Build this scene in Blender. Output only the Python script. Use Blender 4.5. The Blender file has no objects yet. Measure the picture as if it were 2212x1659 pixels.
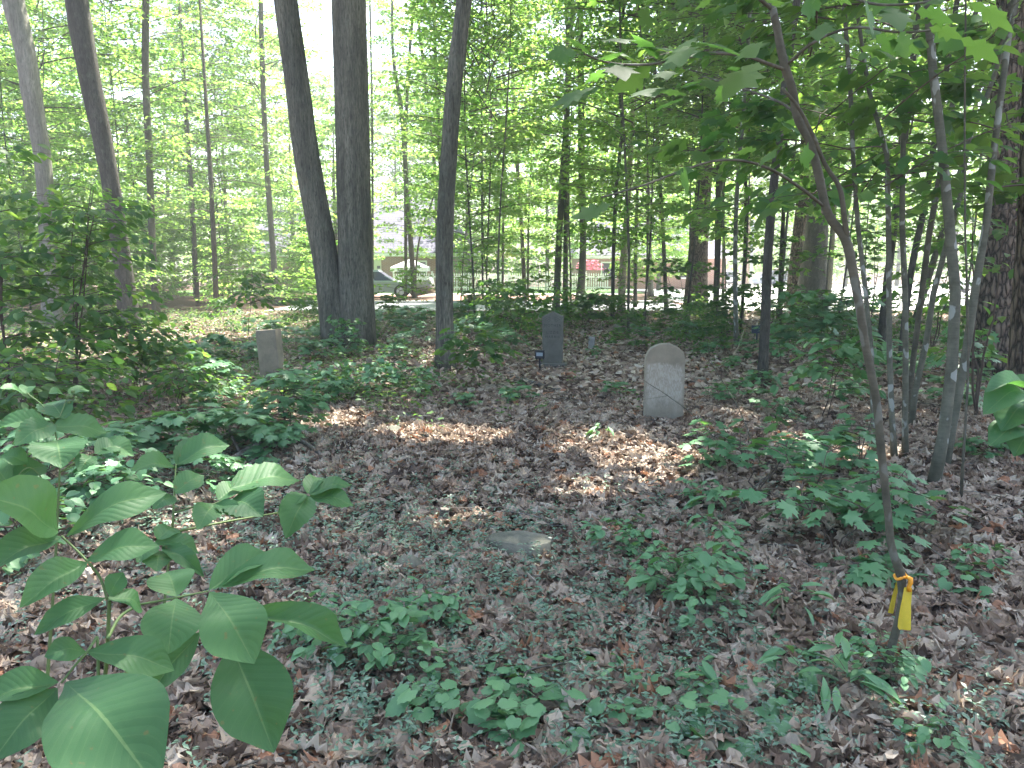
import bpy, math, random
import numpy as np
from mathutils import Vector, Matrix, Euler

sc = bpy.context.scene
col = sc.collection
R_ = math.radians

# ------------------------------------------------------------------ camera, sky, sun, exposure
PITCH = R_(8.7); EYE = 1.6; K = 1661.0; CX = 1106.0; CY = 829.5
cam_d = bpy.data.cameras.new("camera"); cam = bpy.data.objects.new("camera", cam_d); col.objects.link(cam)
cam.location = (0, 0, EYE); cam.rotation_euler = (math.pi/2 - PITCH, 0, 0)
cam_d.sensor_fit = 'HORIZONTAL'; cam_d.angle = 2*math.atan(CX/K)
cam_d.clip_start = 0.05; cam_d.clip_end = 2000
sc.camera = cam

SUN_AZ = R_(22); SUN_EL = R_(60)
SUN = np.array([math.sin(SUN_AZ)*math.cos(SUN_EL), math.cos(SUN_AZ)*math.cos(SUN_EL), math.sin(SUN_EL)])
world = bpy.data.worlds.new("World"); sc.world = world; world.use_nodes = True
wn = world.node_tree; bg = wn.nodes["Background"]
sky = wn.nodes.new("ShaderNodeTexSky"); sky.sky_type = 'NISHITA'; sky.sun_disc = False
sky.sun_elevation = SUN_EL; sky.sun_rotation = SUN_AZ; sky.air_density = 1.0; sky.dust_density = 2.5
wn.links.new(sky.outputs[0], bg.inputs[0]); bg.inputs[1].default_value = 0.09
sun_d = bpy.data.lights.new("sun", 'SUN'); sun_d.energy = 5.0; sun_d.angle = R_(0.53); sun_d.color = (1.0, 0.94, 0.85)
sun = bpy.data.objects.new("sun", sun_d); col.objects.link(sun)
sun.rotation_euler = Vector(SUN).to_track_quat('Z', 'Y').to_euler()
sc.view_settings.view_transform = 'Standard'; sc.view_settings.look = 'None'
sc.view_settings.exposure = 2.7; sc.view_settings.gamma = 1.0
cy = sc.cycles
cy.max_bounces = 6; cy.diffuse_bounces = 4; cy.glossy_bounces = 2; cy.transmission_bounces = 4; cy.transparent_max_bounces = 4
cy.caustics_reflective = False; cy.caustics_refractive = False
cy.use_adaptive_sampling = True; cy.adaptive_threshold = 0.02
cy.use_denoising = True
cy.sample_clamp_indirect = 6.0

rng = np.random.default_rng(7); random.seed(7)

# ------------------------------------------------------------------ measuring helpers
cP, sP = math.cos(PITCH), math.sin(PITCH)
def W(px, py, d):
    u = (px-CX)/K; v = (CY-py)/K
    t = d/(cP + v*sP)
    return np.array([u*t, d, EYE + (v*cP - sP)*t])
def ground_h(x, y):
    near = np.clip((26-y)/8, 0, 1)
    h = near*(0.022*np.sin(1.1*x+0.6*y)+0.018*np.sin(1.9*y-1.3*x+1)+0.010*np.sin(3.7*x+2.1*y+2))
    return h - 0.015*np.clip(y-50, 0, 120)
def G(px, py):
    u = (px-CX)/K; v = (CY-py)/K
    t = EYE/max(1e-3, sP - v*cP)
    x, y = u*t, t*(cP+v*sP)
    return np.array([x, y, float(ground_h(x, y))])
def pxof(x, y): return CX + K*x/(y*cP + 1e-9)   # rough column of a ground point

# ------------------------------------------------------------------ materials
def mat(name):
    m = bpy.data.materials.new(name); m.use_nodes = True
    nt = m.node_tree; nt.nodes.clear()
    out = nt.nodes.new("ShaderNodeOutputMaterial")
    return m, nt, out
def N(nt, t, **kw):
    n = nt.nodes.new(t)
    for k, v in kw.items():
        if k.startswith("i_"): n.inputs[k[2:].replace("_", " ")].default_value = v
        else: setattr(n, k, v)
    return n
def ramp(nt, fac, stops):
    r = nt.nodes.new("ShaderNodeValToRGB")
    el = r.color_ramp.elements
    while len(el) < len(stops): el.new(0.5)
    for e, (p, c) in zip(el, stops):
        e.position = p; e.color = (*c, 1) if len(c) == 3 else c
    nt.links.new(fac, r.inputs[0]); return r.outputs[0]
def attr(nt, n="rnd"):
    a = nt.nodes.new("ShaderNodeAttribute"); a.attribute_name = n; return a.outputs["Fac"]
def noise(nt, vec, scale, detail=4, rough=0.55, dist=0.0):
    n = N(nt, "ShaderNodeTexNoise"); n.inputs["Scale"].default_value = scale; n.inputs["Detail"].default_value = detail
    n.inputs["Roughness"].default_value = rough; n.inputs["Distortion"].default_value = dist
    if vec is not None: nt.links.new(vec, n.inputs["Vector"])
    return n.outputs["Fac"]
def coords(nt, which="Object", scale=(1, 1, 1)):
    t = N(nt, "ShaderNodeTexCoord"); mp = N(nt, "ShaderNodeMapping"); mp.inputs["Scale"].default_value = scale
    nt.links.new(t.outputs[which], mp.inputs["Vector"]); return mp.outputs[0]
def bump(nt, h, strength, dist=0.02):
    b = N(nt, "ShaderNodeBump"); b.inputs["Strength"].default_value = strength; b.inputs["Distance"].default_value = dist
    nt.links.new(h, b.inputs["Height"]); return b.outputs[0]
def mixc(nt, fac, a, b):
    m = N(nt, "ShaderNodeMix", data_type='RGBA')
    if hasattr(fac, "is_linked"): nt.links.new(fac, m.inputs[0])
    else: m.inputs[0].default_value = fac
    for s, v in ((6, a), (7, b)):
        if hasattr(v, "is_linked"): nt.links.new(v, m.inputs[s])
        else: m.inputs[s].default_value = (*v, 1)
    return m.outputs[2]
def math_(nt, op, a, b=0.0, c=None):
    m = N(nt, "ShaderNodeMath", operation=op)
    for i, v in enumerate((a, b) if c is None else (a, b, c)):
        if hasattr(v, "is_linked"): nt.links.new(v, m.inputs[i])
        else: m.inputs[i].default_value = v
    return m.outputs[0]
def leaf_mat(name, c0, c1, t0, t1, trans=0.42, rough=0.5, veins=False, spec=0.4):
    m, nt, out = mat(name)
    r = attr(nt)
    cb = ramp(nt, r, [(0, c0), (1, c1)]); ct = ramp(nt, r, [(0, t0), (1, t1)])
    p = N(nt, "ShaderNodeBsdfPrincipled"); p.inputs["Roughness"].default_value = rough
    p.inputs["Specular IOR Level"].default_value = spec
    if veins:
        uv = N(nt, "ShaderNodeTexCoord"); sx = N(nt, "ShaderNodeSeparateXYZ"); nt.links.new(uv.outputs["UV"], sx.inputs[0])
        au = math_(nt, 'ABSOLUTE', math_(nt, 'SUBTRACT', sx.outputs[0], 0.5))
        mid = math_(nt, 'LESS_THAN', au, 0.014)
        ph = math_(nt, 'SUBTRACT', math_(nt, 'MULTIPLY', sx.outputs[1], 11.0), math_(nt, 'MULTIPLY', au, 5.0))
        fr = math_(nt, 'ABSOLUTE', math_(nt, 'SUBTRACT', math_(nt, 'FRACT', ph), 0.5))
        side = math_(nt, 'MULTIPLY', math_(nt, 'LESS_THAN', fr, 0.04), 0.16)
        nf = noise(nt, coords(nt, "Object", (60, 60, 60)), 1.0, 3)
        cb = mixc(nt, math_(nt, 'MULTIPLY', nf, 0.35), cb, tuple(x*0.72 for x in c0))
        cb = mixc(nt, math_(nt, 'MAXIMUM', math_(nt, 'MULTIPLY', mid, 0.8), side), cb, (0.16, 0.27, 0.10))
        sp2 = noise(nt, coords(nt, "Object", (75, 75, 75)), 1.0, 2, 0.4)
        cb = mixc(nt, ramp(nt, sp2, [(0.70, (0, 0, 0)), (0.735, (0.8, 0.8, 0.8))]), cb, (0.16, 0.13, 0.05))
        lt = noise(nt, coords(nt, "Object", (9, 9, 9)), 1.0, 3, 0.5)
        cb = mixc(nt, math_(nt, 'MULTIPLY', lt, 0.35), cb, (0.075, 0.16, 0.075))
        hb = math_(nt, 'ABSOLUTE', math_(nt, 'SINE', math_(nt, 'MULTIPLY', ph, math.pi)))
        nt.links.new(bump(nt, hb, 0.18, 0.003), p.inputs["Normal"])
    nt.links.new(cb, p.inputs["Base Color"])
    tr = N(nt, "ShaderNodeBsdfTranslucent"); nt.links.new(ct, tr.inputs[0])
    mx = N(nt, "ShaderNodeMixShader"); mx.inputs[0].default_value = trans
    nt.links.new(p.outputs[0], mx.inputs[1]); nt.links.new(tr.outputs[0], mx.inputs[2])
    nt.links.new(mx.outputs[0], out.inputs[0]); return m
def bark_mat(name, dark, light, kind="ridge", sc_=1.0, lich=None):
    m, nt, out = mat(name)
    p = N(nt, "ShaderNodeBsdfPrincipled"); p.inputs["Roughness"].default_value = 0.9; p.inputs["Specular IOR Level"].default_value = 0.15
    oc = coords(nt, "Object", (1, 1, 1))
    if kind == "ridge":
        v = coords(nt, "Object", (24*sc_, 24*sc_, 3.4*sc_))
        h = noise(nt, v, 1.6, 6, 0.65, 0.6)
        h2 = noise(nt, v, 5.0, 3)
        hh = math_(nt, 'ADD', h, math_(nt, 'MULTIPLY', h2, 0.4))
        cb = ramp(nt, hh, [(0.50, dark), (0.82, light)]); bs, bd = 1.0, 0.03
    elif kind == "plate":
        vo = N(nt, "ShaderNodeTexVoronoi", feature='DISTANCE_TO_EDGE'); vo.inputs["Scale"].default_value = 1.0
        v0 = coords(nt, "Object", (15*sc_, 15*sc_, 5.2*sc_))
        wob = N(nt, "ShaderNodeTexNoise"); wob.inputs["Scale"].default_value = 1.4; nt.links.new(v0, wob.inputs["Vector"])
        va = N(nt, "ShaderNodeVectorMath", operation='MULTIPLY_ADD'); nt.links.new(wob.outputs["Color"], va.inputs[0])
        va.inputs[1].default_value = (0.9, 0.9, 0.9); nt.links.new(v0, va.inputs[2]); nt.links.new(va.outputs[0], vo.inputs["Vector"])
        n2 = noise(nt, coords(nt, "Object", (30, 30, 12)), 1.5, 5)
        hh = math_(nt, 'ADD', math_(nt, 'MINIMUM', math_(nt, 'MULTIPLY', vo.outputs[0], 2.6), 0.7), math_(nt, 'MULTIPLY', n2, 0.35))
        cb = ramp(nt, hh, [(0.22, dark), (0.5, tuple(0.55*a+0.45*b for a, b in zip(light, dark))), (0.95, light)]); bs, bd = 1.0, 0.05
    else:
        h = noise(nt, coords(nt, "Object", (14, 14, 9)), 1.0, 5, 0.6)
        h2 = noise(nt, coords(nt, "Object", (6, 6, 40)), 2.0, 3)
        hh = math_(nt, 'ADD', math_(nt, 'MULTIPLY', h, 0.8), math_(nt, 'MULTIPLY', h2, 0.3))
        cb = ramp(nt, hh, [(0.38, dark), (0.72, light)]); bs, bd = 0.4, 0.008
    if kind == 'ridge':
        st = noise(nt, coords(nt, 'Object', (5, 5, 0.5)), 1.0, 4, 0.6)
        cb = mixc(nt, ramp(nt, st, [(0.42, (0.55, 0.55, 0.55)), (0.62, (0, 0, 0))]), cb, dark)
        li = noise(nt, coords(nt, 'Object', (7, 7, 4)), 1.0, 5, 0.65)
        cb = mixc(nt, ramp(nt, li, [(0.56, (0, 0, 0)), (0.72, (0.5, 0.5, 0.5))]), cb, (0.22, 0.245, 0.19))
    if lich:
        ln = noise(nt, coords(nt, "Object", (13, 13, 7)), 1.0, 2, 0.4, 0.3)
        lf = ramp(nt, ln, [(0.60, (0, 0, 0)), (0.635, (1, 1, 1))])
        cb = mixc(nt, math_(nt, 'MULTIPLY', lf, lich), cb, (0.36, 0.39, 0.36))
    big = noise(nt, oc, 1.1, 3)
    cb = mixc(nt, math_(nt, 'MULTIPLY', big, 0.45), cb, tuple(0.5*a+0.5*b for a, b in zip(dark, (0.06, 0.075, 0.05))))
    nt.links.new(cb, p.inputs["Base Color"]); nt.links.new(bump(nt, hh, bs, bd), p.inputs["Normal"])
    nt.links.new(p.outputs[0], out.inputs[0]); return m
def simple(name, c, rough=0.7, metal=0.0, var=0.25, nscale=9.0, bmp=0.0, spec=0.4, coat=0.0):
    m, nt, out = mat(name)
    p = N(nt, "ShaderNodeBsdfPrincipled"); p.inputs["Roughness"].default_value = rough; p.inputs["Metallic"].default_value = metal
    p.inputs["Specular IOR Level"].default_value = spec; p.inputs["Coat Weight"].default_value = coat
    n = noise(nt, coords(nt, "Object", (1, 1, 1)), nscale, 5)
    cb = ramp(nt, n, [(0.25, tuple(x*(1-var) for x in c)), (0.75, tuple(min(1, x*(1+var)) for x in c))])
    nt.links.new(cb, p.inputs["Base Color"])
    if bmp: nt.links.new(bump(nt, n, bmp, 0.01), p.inputs["Normal"])
    nt.links.new(p.outputs[0], out.inputs[0]); return m

M = {}
M['leaf_far'] = leaf_mat("leaf_far", (0.045, 0.115, 0.025), (0.085, 0.175, 0.035), (0.20, 0.44, 0.07), (0.46, 0.66, 0.14), 0.6, 0.5, spec=0.3)
M['leaf_mid'] = leaf_mat("leaf_mid", (0.030, 0.090, 0.030), (0.060, 0.140, 0.045), (0.14, 0.33, 0.05), (0.30, 0.48, 0.07), 0.45, 0.5, spec=0.25)
M['leaf_near'] = leaf_mat("leaf_near", (0.045, 0.135, 0.050), (0.070, 0.185, 0.065), (0.10, 0.28, 0.05), (0.18, 0.38, 0.06), 0.33, 0.55, veins=True, spec=0.35)
M['leaf_seedling'] = leaf_mat("leaf_seedling", (0.085, 0.215, 0.10), (0.14, 0.29, 0.135), (0.12, 0.30, 0.06), (0.2, 0.4, 0.08), 0.28, 0.5)
M['leaf_maple'] = leaf_mat("leaf_maple", (0.070, 0.185, 0.085), (0.12, 0.265, 0.125), (0.10, 0.28, 0.05), (0.20, 0.40, 0.06), 0.35, 0.4)
M['leaf_vinca'] = leaf_mat("leaf_vinca", (0.075, 0.150, 0.095), (0.14, 0.24, 0.165), (0.06, 0.16, 0.05), (0.10, 0.24, 0.07), 0.18, 0.4, spec=0.5)
M['needle'] = leaf_mat("needle", (0.06, 0.11, 0.06), (0.12, 0.18, 0.09), (0.16, 0.28, 0.08), (0.24, 0.36, 0.10), 0.35, 0.5)
M['leaf_red'] = leaf_mat("leaf_red", (0.30, 0.05, 0.10), (0.55, 0.12, 0.22), (0.6, 0.1, 0.2), (0.8, 0.2, 0.3), 0.4, 0.5)
M['oak_bark'] = bark_mat("oak_bark", (0.036, 0.037, 0.029), (0.27, 0.262, 0.205), "ridge")
M['dark_bark'] = bark_mat("dark_bark", (0.036, 0.035, 0.030), (0.16, 0.15, 0.125), "ridge", 1.4)
M['slim_bark'] = bark_mat("slim_bark", (0.070, 0.068, 0.054), (0.24, 0.225, 0.175), "ridge", 1.9)
M['pale_bark'] = bark_mat("pale_bark", (0.15, 0.15, 0.125), (0.40, 0.39, 0.33), "ridge", 0.9)
M['pine_bark'] = bark_mat("pine_bark", (0.030, 0.025, 0.021), (0.235, 0.185, 0.14), "plate")
M['smooth_bark'] = bark_mat("smooth_bark", (0.075, 0.080, 0.060), (0.175, 0.175, 0.135), "smooth", lich=0.9)
M['brown_bark'] = bark_mat("brown_bark", (0.055, 0.053, 0.040), (0.135, 0.127, 0.095), "smooth", lich=0.25)
M['tan_bark'] = bark_mat("tan_bark", (0.28, 0.24, 0.17), (0.50, 0.43, 0.32), "smooth")
M['stem'] = simple("green_stem", (0.10, 0.16, 0.05), 0.6)
M['twig'] = simple("twig_wood", (0.085, 0.065, 0.05), 0.85)
M['dead_wood'] = bark_mat("dead_wood", (0.05, 0.045, 0.04), (0.24, 0.215, 0.185), "smooth", lich=0.5)

# dead leaves
def dead_leaf():
    m, nt, out = mat("dead_leaf")
    r = attr(nt)
    c = ramp(nt, r, [(0, (0.06, 0.040, 0.028)), (0.2, (0.18, 0.122, 0.084)), (0.45, (0.34, 0.255, 0.185)), (0.7, (0.48, 0.395, 0.30)), (0.94, (0.58, 0.51, 0.41)), (1.0, (0.40, 0.20, 0.11))])
    n = noise(nt, coords(nt, "Object", (1, 1, 1)), 45, 4)
    c = mixc(nt, math_(nt, 'MULTIPLY', n, 0.4), c, (0.12, 0.085, 0.06))
    p = N(nt, "ShaderNodeBsdfPrincipled"); p.inputs["Roughness"].default_value = 0.62; p.inputs["Specular IOR Level"].default_value = 0.35
    nt.links.new(c, p.inputs["Base Color"])
    tr = N(nt, "ShaderNodeBsdfTranslucent"); nt.links.new(c, tr.inputs[0])
    mx = N(nt, "ShaderNodeMixShader"); mx.inputs[0].default_value = 0.15
    nt.links.new(p.outputs[0], mx.inputs[1]); nt.links.new(tr.outputs[0], mx.inputs[2]); nt.links.new(mx.outputs[0], out.inputs[0])
    return m
M['dead_leaf'] = dead_leaf()
def soil():
    m, nt, out = mat("forest_soil")
    g = coords(nt, "Object")
    n1 = noise(nt, g, 1.2, 5); n2 = noise(nt, g, 26, 6, 0.7)
    c = ramp(nt, n2, [(0.3, (0.035, 0.024, 0.018)), (0.5, (0.12, 0.08, 0.06)), (0.72, (0.27, 0.19, 0.15))])
    c = mixc(nt, math_(nt, 'MULTIPLY', n1, 0.5), c, (0.11, 0.062, 0.045))
    p = N(nt, "ShaderNodeBsdfPrincipled"); p.inputs["Roughness"].default_value = 0.95; p.inputs["Specular IOR Level"].default_value = 0.1
    nt.links.new(c, p.inputs["Base Color"]); nt.links.new(bump(nt, n2, 0.9, 0.04), p.inputs["Normal"])
    nt.links.new(p.outputs[0], out.inputs[0]); return m
M['soil'] = soil()
M['asphalt'] = simple("worn_asphalt", (0.30, 0.30, 0.32), 0.9, var=0.15, nscale=3, bmp=0.2)
M['concrete'] = simple("pale_concrete", (0.55, 0.54, 0.52), 0.9, var=0.12, nscale=2, bmp=0.15)
M['mulch'] = simple("pine_straw", (0.24, 0.14, 0.11), 0.95, var=0.5, nscale=14, bmp=0.6)
M['lawn'] = simple("lawn_green", (0.10, 0.20, 0.05), 0.9, var=0.4, nscale=5, bmp=0.5)
M['white_paint'] = simple("white_paint", (0.78, 0.78, 0.76), 0.55, var=0.06, nscale=6)
M['cream_paint'] = simple("cream_paint", (0.62, 0.60, 0.50), 0.55, var=0.06)
M['tyre'] = simple("black_rubber", (0.025, 0.025, 0.026), 0.8)
M['rim'] = simple("bright_alloy", (0.62, 0.62, 0.64), 0.35, 0.6)
M['glass'] = simple("dark_glass", (0.03, 0.04, 0.05), 0.06, var=0.1, spec=0.8)
M['red_lens'] = simple("red_lens", (0.50, 0.05, 0.03), 0.25)
M['clear_lens'] = simple("clear_lens", (0.65, 0.66, 0.68), 0.15)
M['black_plastic'] = simple("black_plastic", (0.022, 0.024, 0.028), 0.45)
M['navy_plastic'] = simple("navy_plastic", (0.03, 0.045, 0.075), 0.5)
M['card'] = simple("pale_blue_card", (0.28, 0.33, 0.37), 0.3, var=0.12)
M['pole_wood'] = simple("pole_wood", (0.23, 0.17, 0.13), 0.9, var=0.3)
M['conduit'] = simple("grey_conduit", (0.34, 0.35, 0.37), 0.6)
M['tape'] = simple("yellow_tape", (0.62, 0.47, 0.045), 0.45, var=0.1, nscale=40)
M['tape_knot'] = simple("orange_tape", (0.72, 0.30, 0.02), 0.4, var=0.15, nscale=60)
M['silver_metal'] = simple("weathered_silver", (0.42, 0.40, 0.39), 0.35, 0.5)

def stone_mat(name, base, dark, pale=None, band=None, green=0.25):
    m, nt, out = mat(name)
    g = coords(nt, "Object")
    n1 = noise(nt, g, 7, 5, 0.6); n2 = noise(nt, g, 90, 4); n3 = noise(nt, coords(nt, "Object", (14, 14, 5)), 2.0, 6, 0.7, 1.2)
    c = ramp(nt, n1, [(0.3, dark), (0.7, base)])
    c = mixc(nt, math_(nt, 'MULTIPLY', n2, 0.35), c, tuple(x*0.55 for x in base))
    c = mixc(nt, math_(nt, 'MULTIPLY', ramp(nt, n3, [(0.5, (0, 0, 0)), (0.7, (1, 1, 1))]), green), c, (0.07, 0.085, 0.06))
    hh = n2
    if pale:
        sp = N(nt, "ShaderNodeSeparateXYZ"); nt.links.new(g, sp.inputs[0])
        n4 = noise(nt, coords(nt, "Object", (26, 1, 9)), 1.3, 5, 0.65, 1.4)
        n5 = noise(nt, coords(nt, "Object", (7, 1, 5)), 1.0, 4, 0.6, 0.6)
        zz = math_(nt, 'ADD', sp.outputs[2], math_(nt, 'MULTIPLY', math_(nt, 'SUBTRACT', n5, 0.5), 0.20))
        zz = math_(nt, 'ADD', zz, math_(nt, 'MULTIPLY', math_(nt, 'SUBTRACT', n4, 0.5), 0.10))
        top = ramp(nt, math_(nt, 'MULTIPLY', zz, 1.0), [(band-0.02, (1, 1, 1)), (band+0.015, (0, 0, 0))])
        bot = ramp(nt, math_(nt, 'MULTIPLY', zz, 1.0), [(0.08, (0, 0, 0)), (0.30, (1, 1, 1))])
        side = ramp(nt, math_(nt, 'ADD', math_(nt, 'ABSOLUTE', sp.outputs[0]), math_(nt, 'MULTIPLY', math_(nt, 'SUBTRACT', n4, 0.5), 0.08)), [(0.165, (1, 1, 1)), (0.20, (0, 0, 0))])
        scr = ramp(nt, noise(nt, coords(nt, "Object", (40, 1, 12)), 1.0, 3, 0.6, 2.0), [(0.42, (0.35, 0.35, 0.35)), (0.56, (1, 1, 1))])
        f = math_(nt, 'MULTIPLY', math_(nt, 'MULTIPLY', top, bot), math_(nt, 'MULTIPLY', side, scr))
        c = mixc(nt, math_(nt, 'MULTIPLY', f, 0.75), c, pale)
    p = N(nt, "ShaderNodeBsdfPrincipled"); p.inputs["Roughness"].default_value = 0.88; p.inputs["Specular IOR Level"].default_value = 0.2
    nt.links.new(c, p.inputs["Base Color"]); nt.links.new(bump(nt, hh, 0.35, 0.006), p.inputs["Normal"])
    nt.links.new(p.outputs[0], out.inputs[0]); return m
M['stone_round'] = stone_mat("weathered_tan_stone", (0.31, 0.285, 0.22), (0.20, 0.185, 0.145), pale=(0.43, 0.415, 0.365), band=0.60, green=0.12)
M['stone_green'] = stone_mat("mossy_grey_stone", (0.165, 0.165, 0.140), (0.10, 0.10, 0.082), green=0.3)
M['stone_brown'] = stone_mat("stained_brown_stone", (0.30, 0.265, 0.205), (0.17, 0.15, 0.115), green=0.3)
M['stone_grey'] = stone_mat("grey_field_stone", (0.20, 0.195, 0.155), (0.075, 0.08, 0.06), green=0.5)
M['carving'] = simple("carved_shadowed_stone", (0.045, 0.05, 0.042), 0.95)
M['granite_pale'] = stone_mat("pale_grey_stone", (0.33, 0.33, 0.31), (0.21, 0.21, 0.20), green=0.2)
def brick():
    m, nt, out = mat("red_brick")
    b = N(nt, "ShaderNodeTexBrick"); b.inputs["Color1"].default_value = (0.33, 0.12, 0.075, 1); b.inputs["Color2"].default_value = (0.24, 0.085, 0.06, 1)
    b.inputs["Mortar"].default_value = (0.42, 0.36, 0.31, 1); b.inputs["Scale"].default_value = 1.0; b.inputs["Mortar Size"].default_value = 0.012
    b.inputs["Brick Width"].default_value = 0.24; b.inputs["Row Height"].default_value = 0.085
    t = N(nt, "ShaderNodeTexCoord"); s = N(nt, "ShaderNodeSeparateXYZ"); c = N(nt, "ShaderNodeCombineXYZ")
    nt.links.new(t.outputs["Object"], s.inputs[0]); nt.links.new(math_(nt, 'ADD', s.outputs[0], s.outputs[1]), c.inputs[0]); nt.links.new(s.outputs[2], c.inputs[1])
    nt.links.new(c.outputs[0], b.inputs["Vector"])
    p = N(nt, "ShaderNodeBsdfPrincipled"); p.inputs["Roughness"].default_value = 0.9
    nt.links.new(b.outputs[0], p.inputs["Base Color"]); nt.links.new(p.outputs[0], out.inputs[0]); return m
M['brick'] = brick()
def shingle():
    m, nt, out = mat("grey_shingle")
    b = N(nt, "ShaderNodeTexBrick"); b.inputs["Color1"].default_value = (0.135, 0.13, 0.185, 1); b.inputs["Color2"].default_value = (0.11, 0.105, 0.15, 1)
    b.inputs["Mortar"].default_value = (0.06, 0.06, 0.085, 1); b.inputs["Scale"].default_value = 1.0; b.inputs["Mortar Size"].default_value = 0.02
    b.inputs["Brick Width"].default_value = 0.5; b.inputs["Row Height"].default_value = 0.17
    t = N(nt, "ShaderNodeTexCoord"); s = N(nt, "ShaderNodeSeparateXYZ"); c = N(nt, "ShaderNodeCombineXYZ")
    nt.links.new(t.outputs["Object"], s.inputs[0]); nt.links.new(s.outputs[0], c.inputs[0]); nt.links.new(s.outputs[2], c.inputs[1]); nt.links.new(c.outputs[0], b.inputs["Vector"])
    p = N(nt, "ShaderNodeBsdfPrincipled"); p.inputs["Roughness"].default_value = 0.85
    nt.links.new(b.outputs[0], p.inputs["Base Color"]); nt.links.new(p.outputs[0], out.inputs[0]); return m
M['shingle'] = shingle()

# ------------------------------------------------------------------ mesh collector
class MB:
    def __init__(s): s.V = []; s.L = []; s.S = []; s.Q = []; s.U = []; s.n = 0
    def add(s, V, loops, sizes, rnd=0.5, uv=None):
        V = np.asarray(V, float); s.V.append(V); s.L.append(np.asarray(loops, np.int64)+s.n); s.S.append(np.asarray(sizes, np.int64))
        s.Q.append(np.full(len(V), rnd) if np.isscalar(rnd) else np.asarray(rnd)); s.U.append(np.zeros((len(V), 2)) if uv is None else uv); s.n += len(V)
    def inst(s, T, P, Rm, S, rnd):
        P = np.asarray(P, float); m = len(P)
        if m == 0: return
        S = np.asarray(S, float)
        if S.ndim == 1: S = np.repeat(S[:, None], 3, 1)
        n = len(T['V'])
        V = P[:, None, :] + np.einsum('mij,mnj->mni', Rm, T['V'][None]*S[:, None, :])
        L = (T['L'][None] + (np.arange(m)*n)[:, None]).ravel()
        s.V.append(V.reshape(-1, 3)); s.L.append(L+s.n); s.S.append(np.tile(T['S'], m)); s.Q.append(np.repeat(rnd, n)); s.U.append(np.tile(T['U'], (m, 1))); s.n += m*n
    def mesh(s, name, m, smooth=True):
        me = bpy.data.meshes.new(name)
        V = np.concatenate(s.V); L = np.concatenate(s.L); S = np.concatenate(s.S); Q = np.concatenate(s.Q); U = np.concatenate(s.U)
        me.vertices.add(len(V)); me.vertices.foreach_set("co", V.astype(np.float32).ravel())
        me.loops.add(len(L)); me.loops.foreach_set("vertex_index", L.astype(np.int32))
        me.polygons.add(len(S)); me.polygons.foreach_set("loop_start", np.concatenate([[0], np.cumsum(S)[:-1]]).astype(np.int32))
        me.polygons.foreach_set("use_smooth", np.full(len(S), smooth))
        a = me.attributes.new("rnd", 'FLOAT', 'POINT'); a.data.foreach_set("value", Q.astype(np.float32))
        uv = me.uv_layers.new(name="UVMap"); uv.data.foreach_set("uv", U[L].astype(np.float32).ravel())
        me.materials.append(m); me.update(); return me
    def obj(s, name, m, parent=None, smooth=True, loc=(0, 0, 0)):
        return link(name, s.mesh(name, m, smooth), parent, loc)
def link(name, me, parent=None, loc=(0, 0, 0), rot=None, scale=None):
    o = bpy.data.objects.new(name, me); col.objects.link(o); o.location = loc
    if parent: o.parent = parent
    if rot: o.rotation_euler = rot
    if scale: o.scale = scale
    return o
def tag(o, label=None, cat=None, group=None, kind=None):
    if label: o["label"] = label
    if cat: o["category"] = cat
    if group: o["group"] = group
    if kind: o["kind"] = kind
    return o
def empty(name, loc, label, cat, group=None, rz=0.0):
    o = bpy.data.objects.new(name, None); col.objects.link(o); o.location = loc; o.rotation_euler = (0, 0, rz); o.empty_display_size = 0.1
    return tag(o, label, cat, group)

def unit(a): return a/np.maximum(np.linalg.norm(a, axis=-1, keepdims=True), 1e-9)
def frames(A, Nn):
    y = unit(A); z = unit(Nn - (Nn*y).sum(-1, keepdims=True)*y); x = np.cross(y, z)
    return np.stack([x, y, z], -1)
def tube(mb, pts, rad, sides=8, ridge=0.0, seed=0, cap=True, rnd=0.5, nr=0):
    pts = np.asarray(pts, float); rad = np.asarray(rad, float); n = len(pts)
    T = np.gradient(pts, axis=0); T = unit(T)
    ref = np.array([1.0, 0, 0]) if abs(T[:, 0]).mean() < 0.8 else np.array([0, 0, 1.0])
    X = unit(np.cross(np.cross(T, ref), T)); Y = np.cross(T, X)
    th = np.linspace(0, 2*math.pi, sides, endpoint=False)
    r = rad[:, None]*np.ones((1, sides))
    if ridge:
        g = np.random.default_rng(abs(int(seed)))
        ph = g.uniform(0, 6.28, 6); z = np.linspace(0, 1, n)[:, None]*n*0.15
        r = r*(1 + ridge*(0.5*np.sin(2*th[None]+ph[0]+0.6*np.sin(z+ph[1]))+0.35*np.sin(5*th[None]+ph[2]+z*0.7)+0.25*np.sin(3*th[None]-z+ph[3])) + ridge*0.4*g.standard_normal((n, sides)))
    V = pts[:, None]+r[..., None]*(np.cos(th)[None, :, None]*X[:, None]+np.sin(th)[None, :, None]*Y[:, None])
    i = np.arange(n-1)[:, None]*sides; j = np.arange(sides)[None]; k = (j+1) % sides
    F = np.stack([i+j, i+k, i+sides+k, i+sides+j], -1).reshape(-1)
    L = F; S = np.full((n-1)*sides, 4)
    if cap:
        L = np.concatenate([F, np.arange(sides)[::-1], np.arange(sides)+(n-1)*sides]); S = np.concatenate([S, [sides, sides]])
    mb.add(V.reshape(-1, 3), L, S, rnd)
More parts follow.
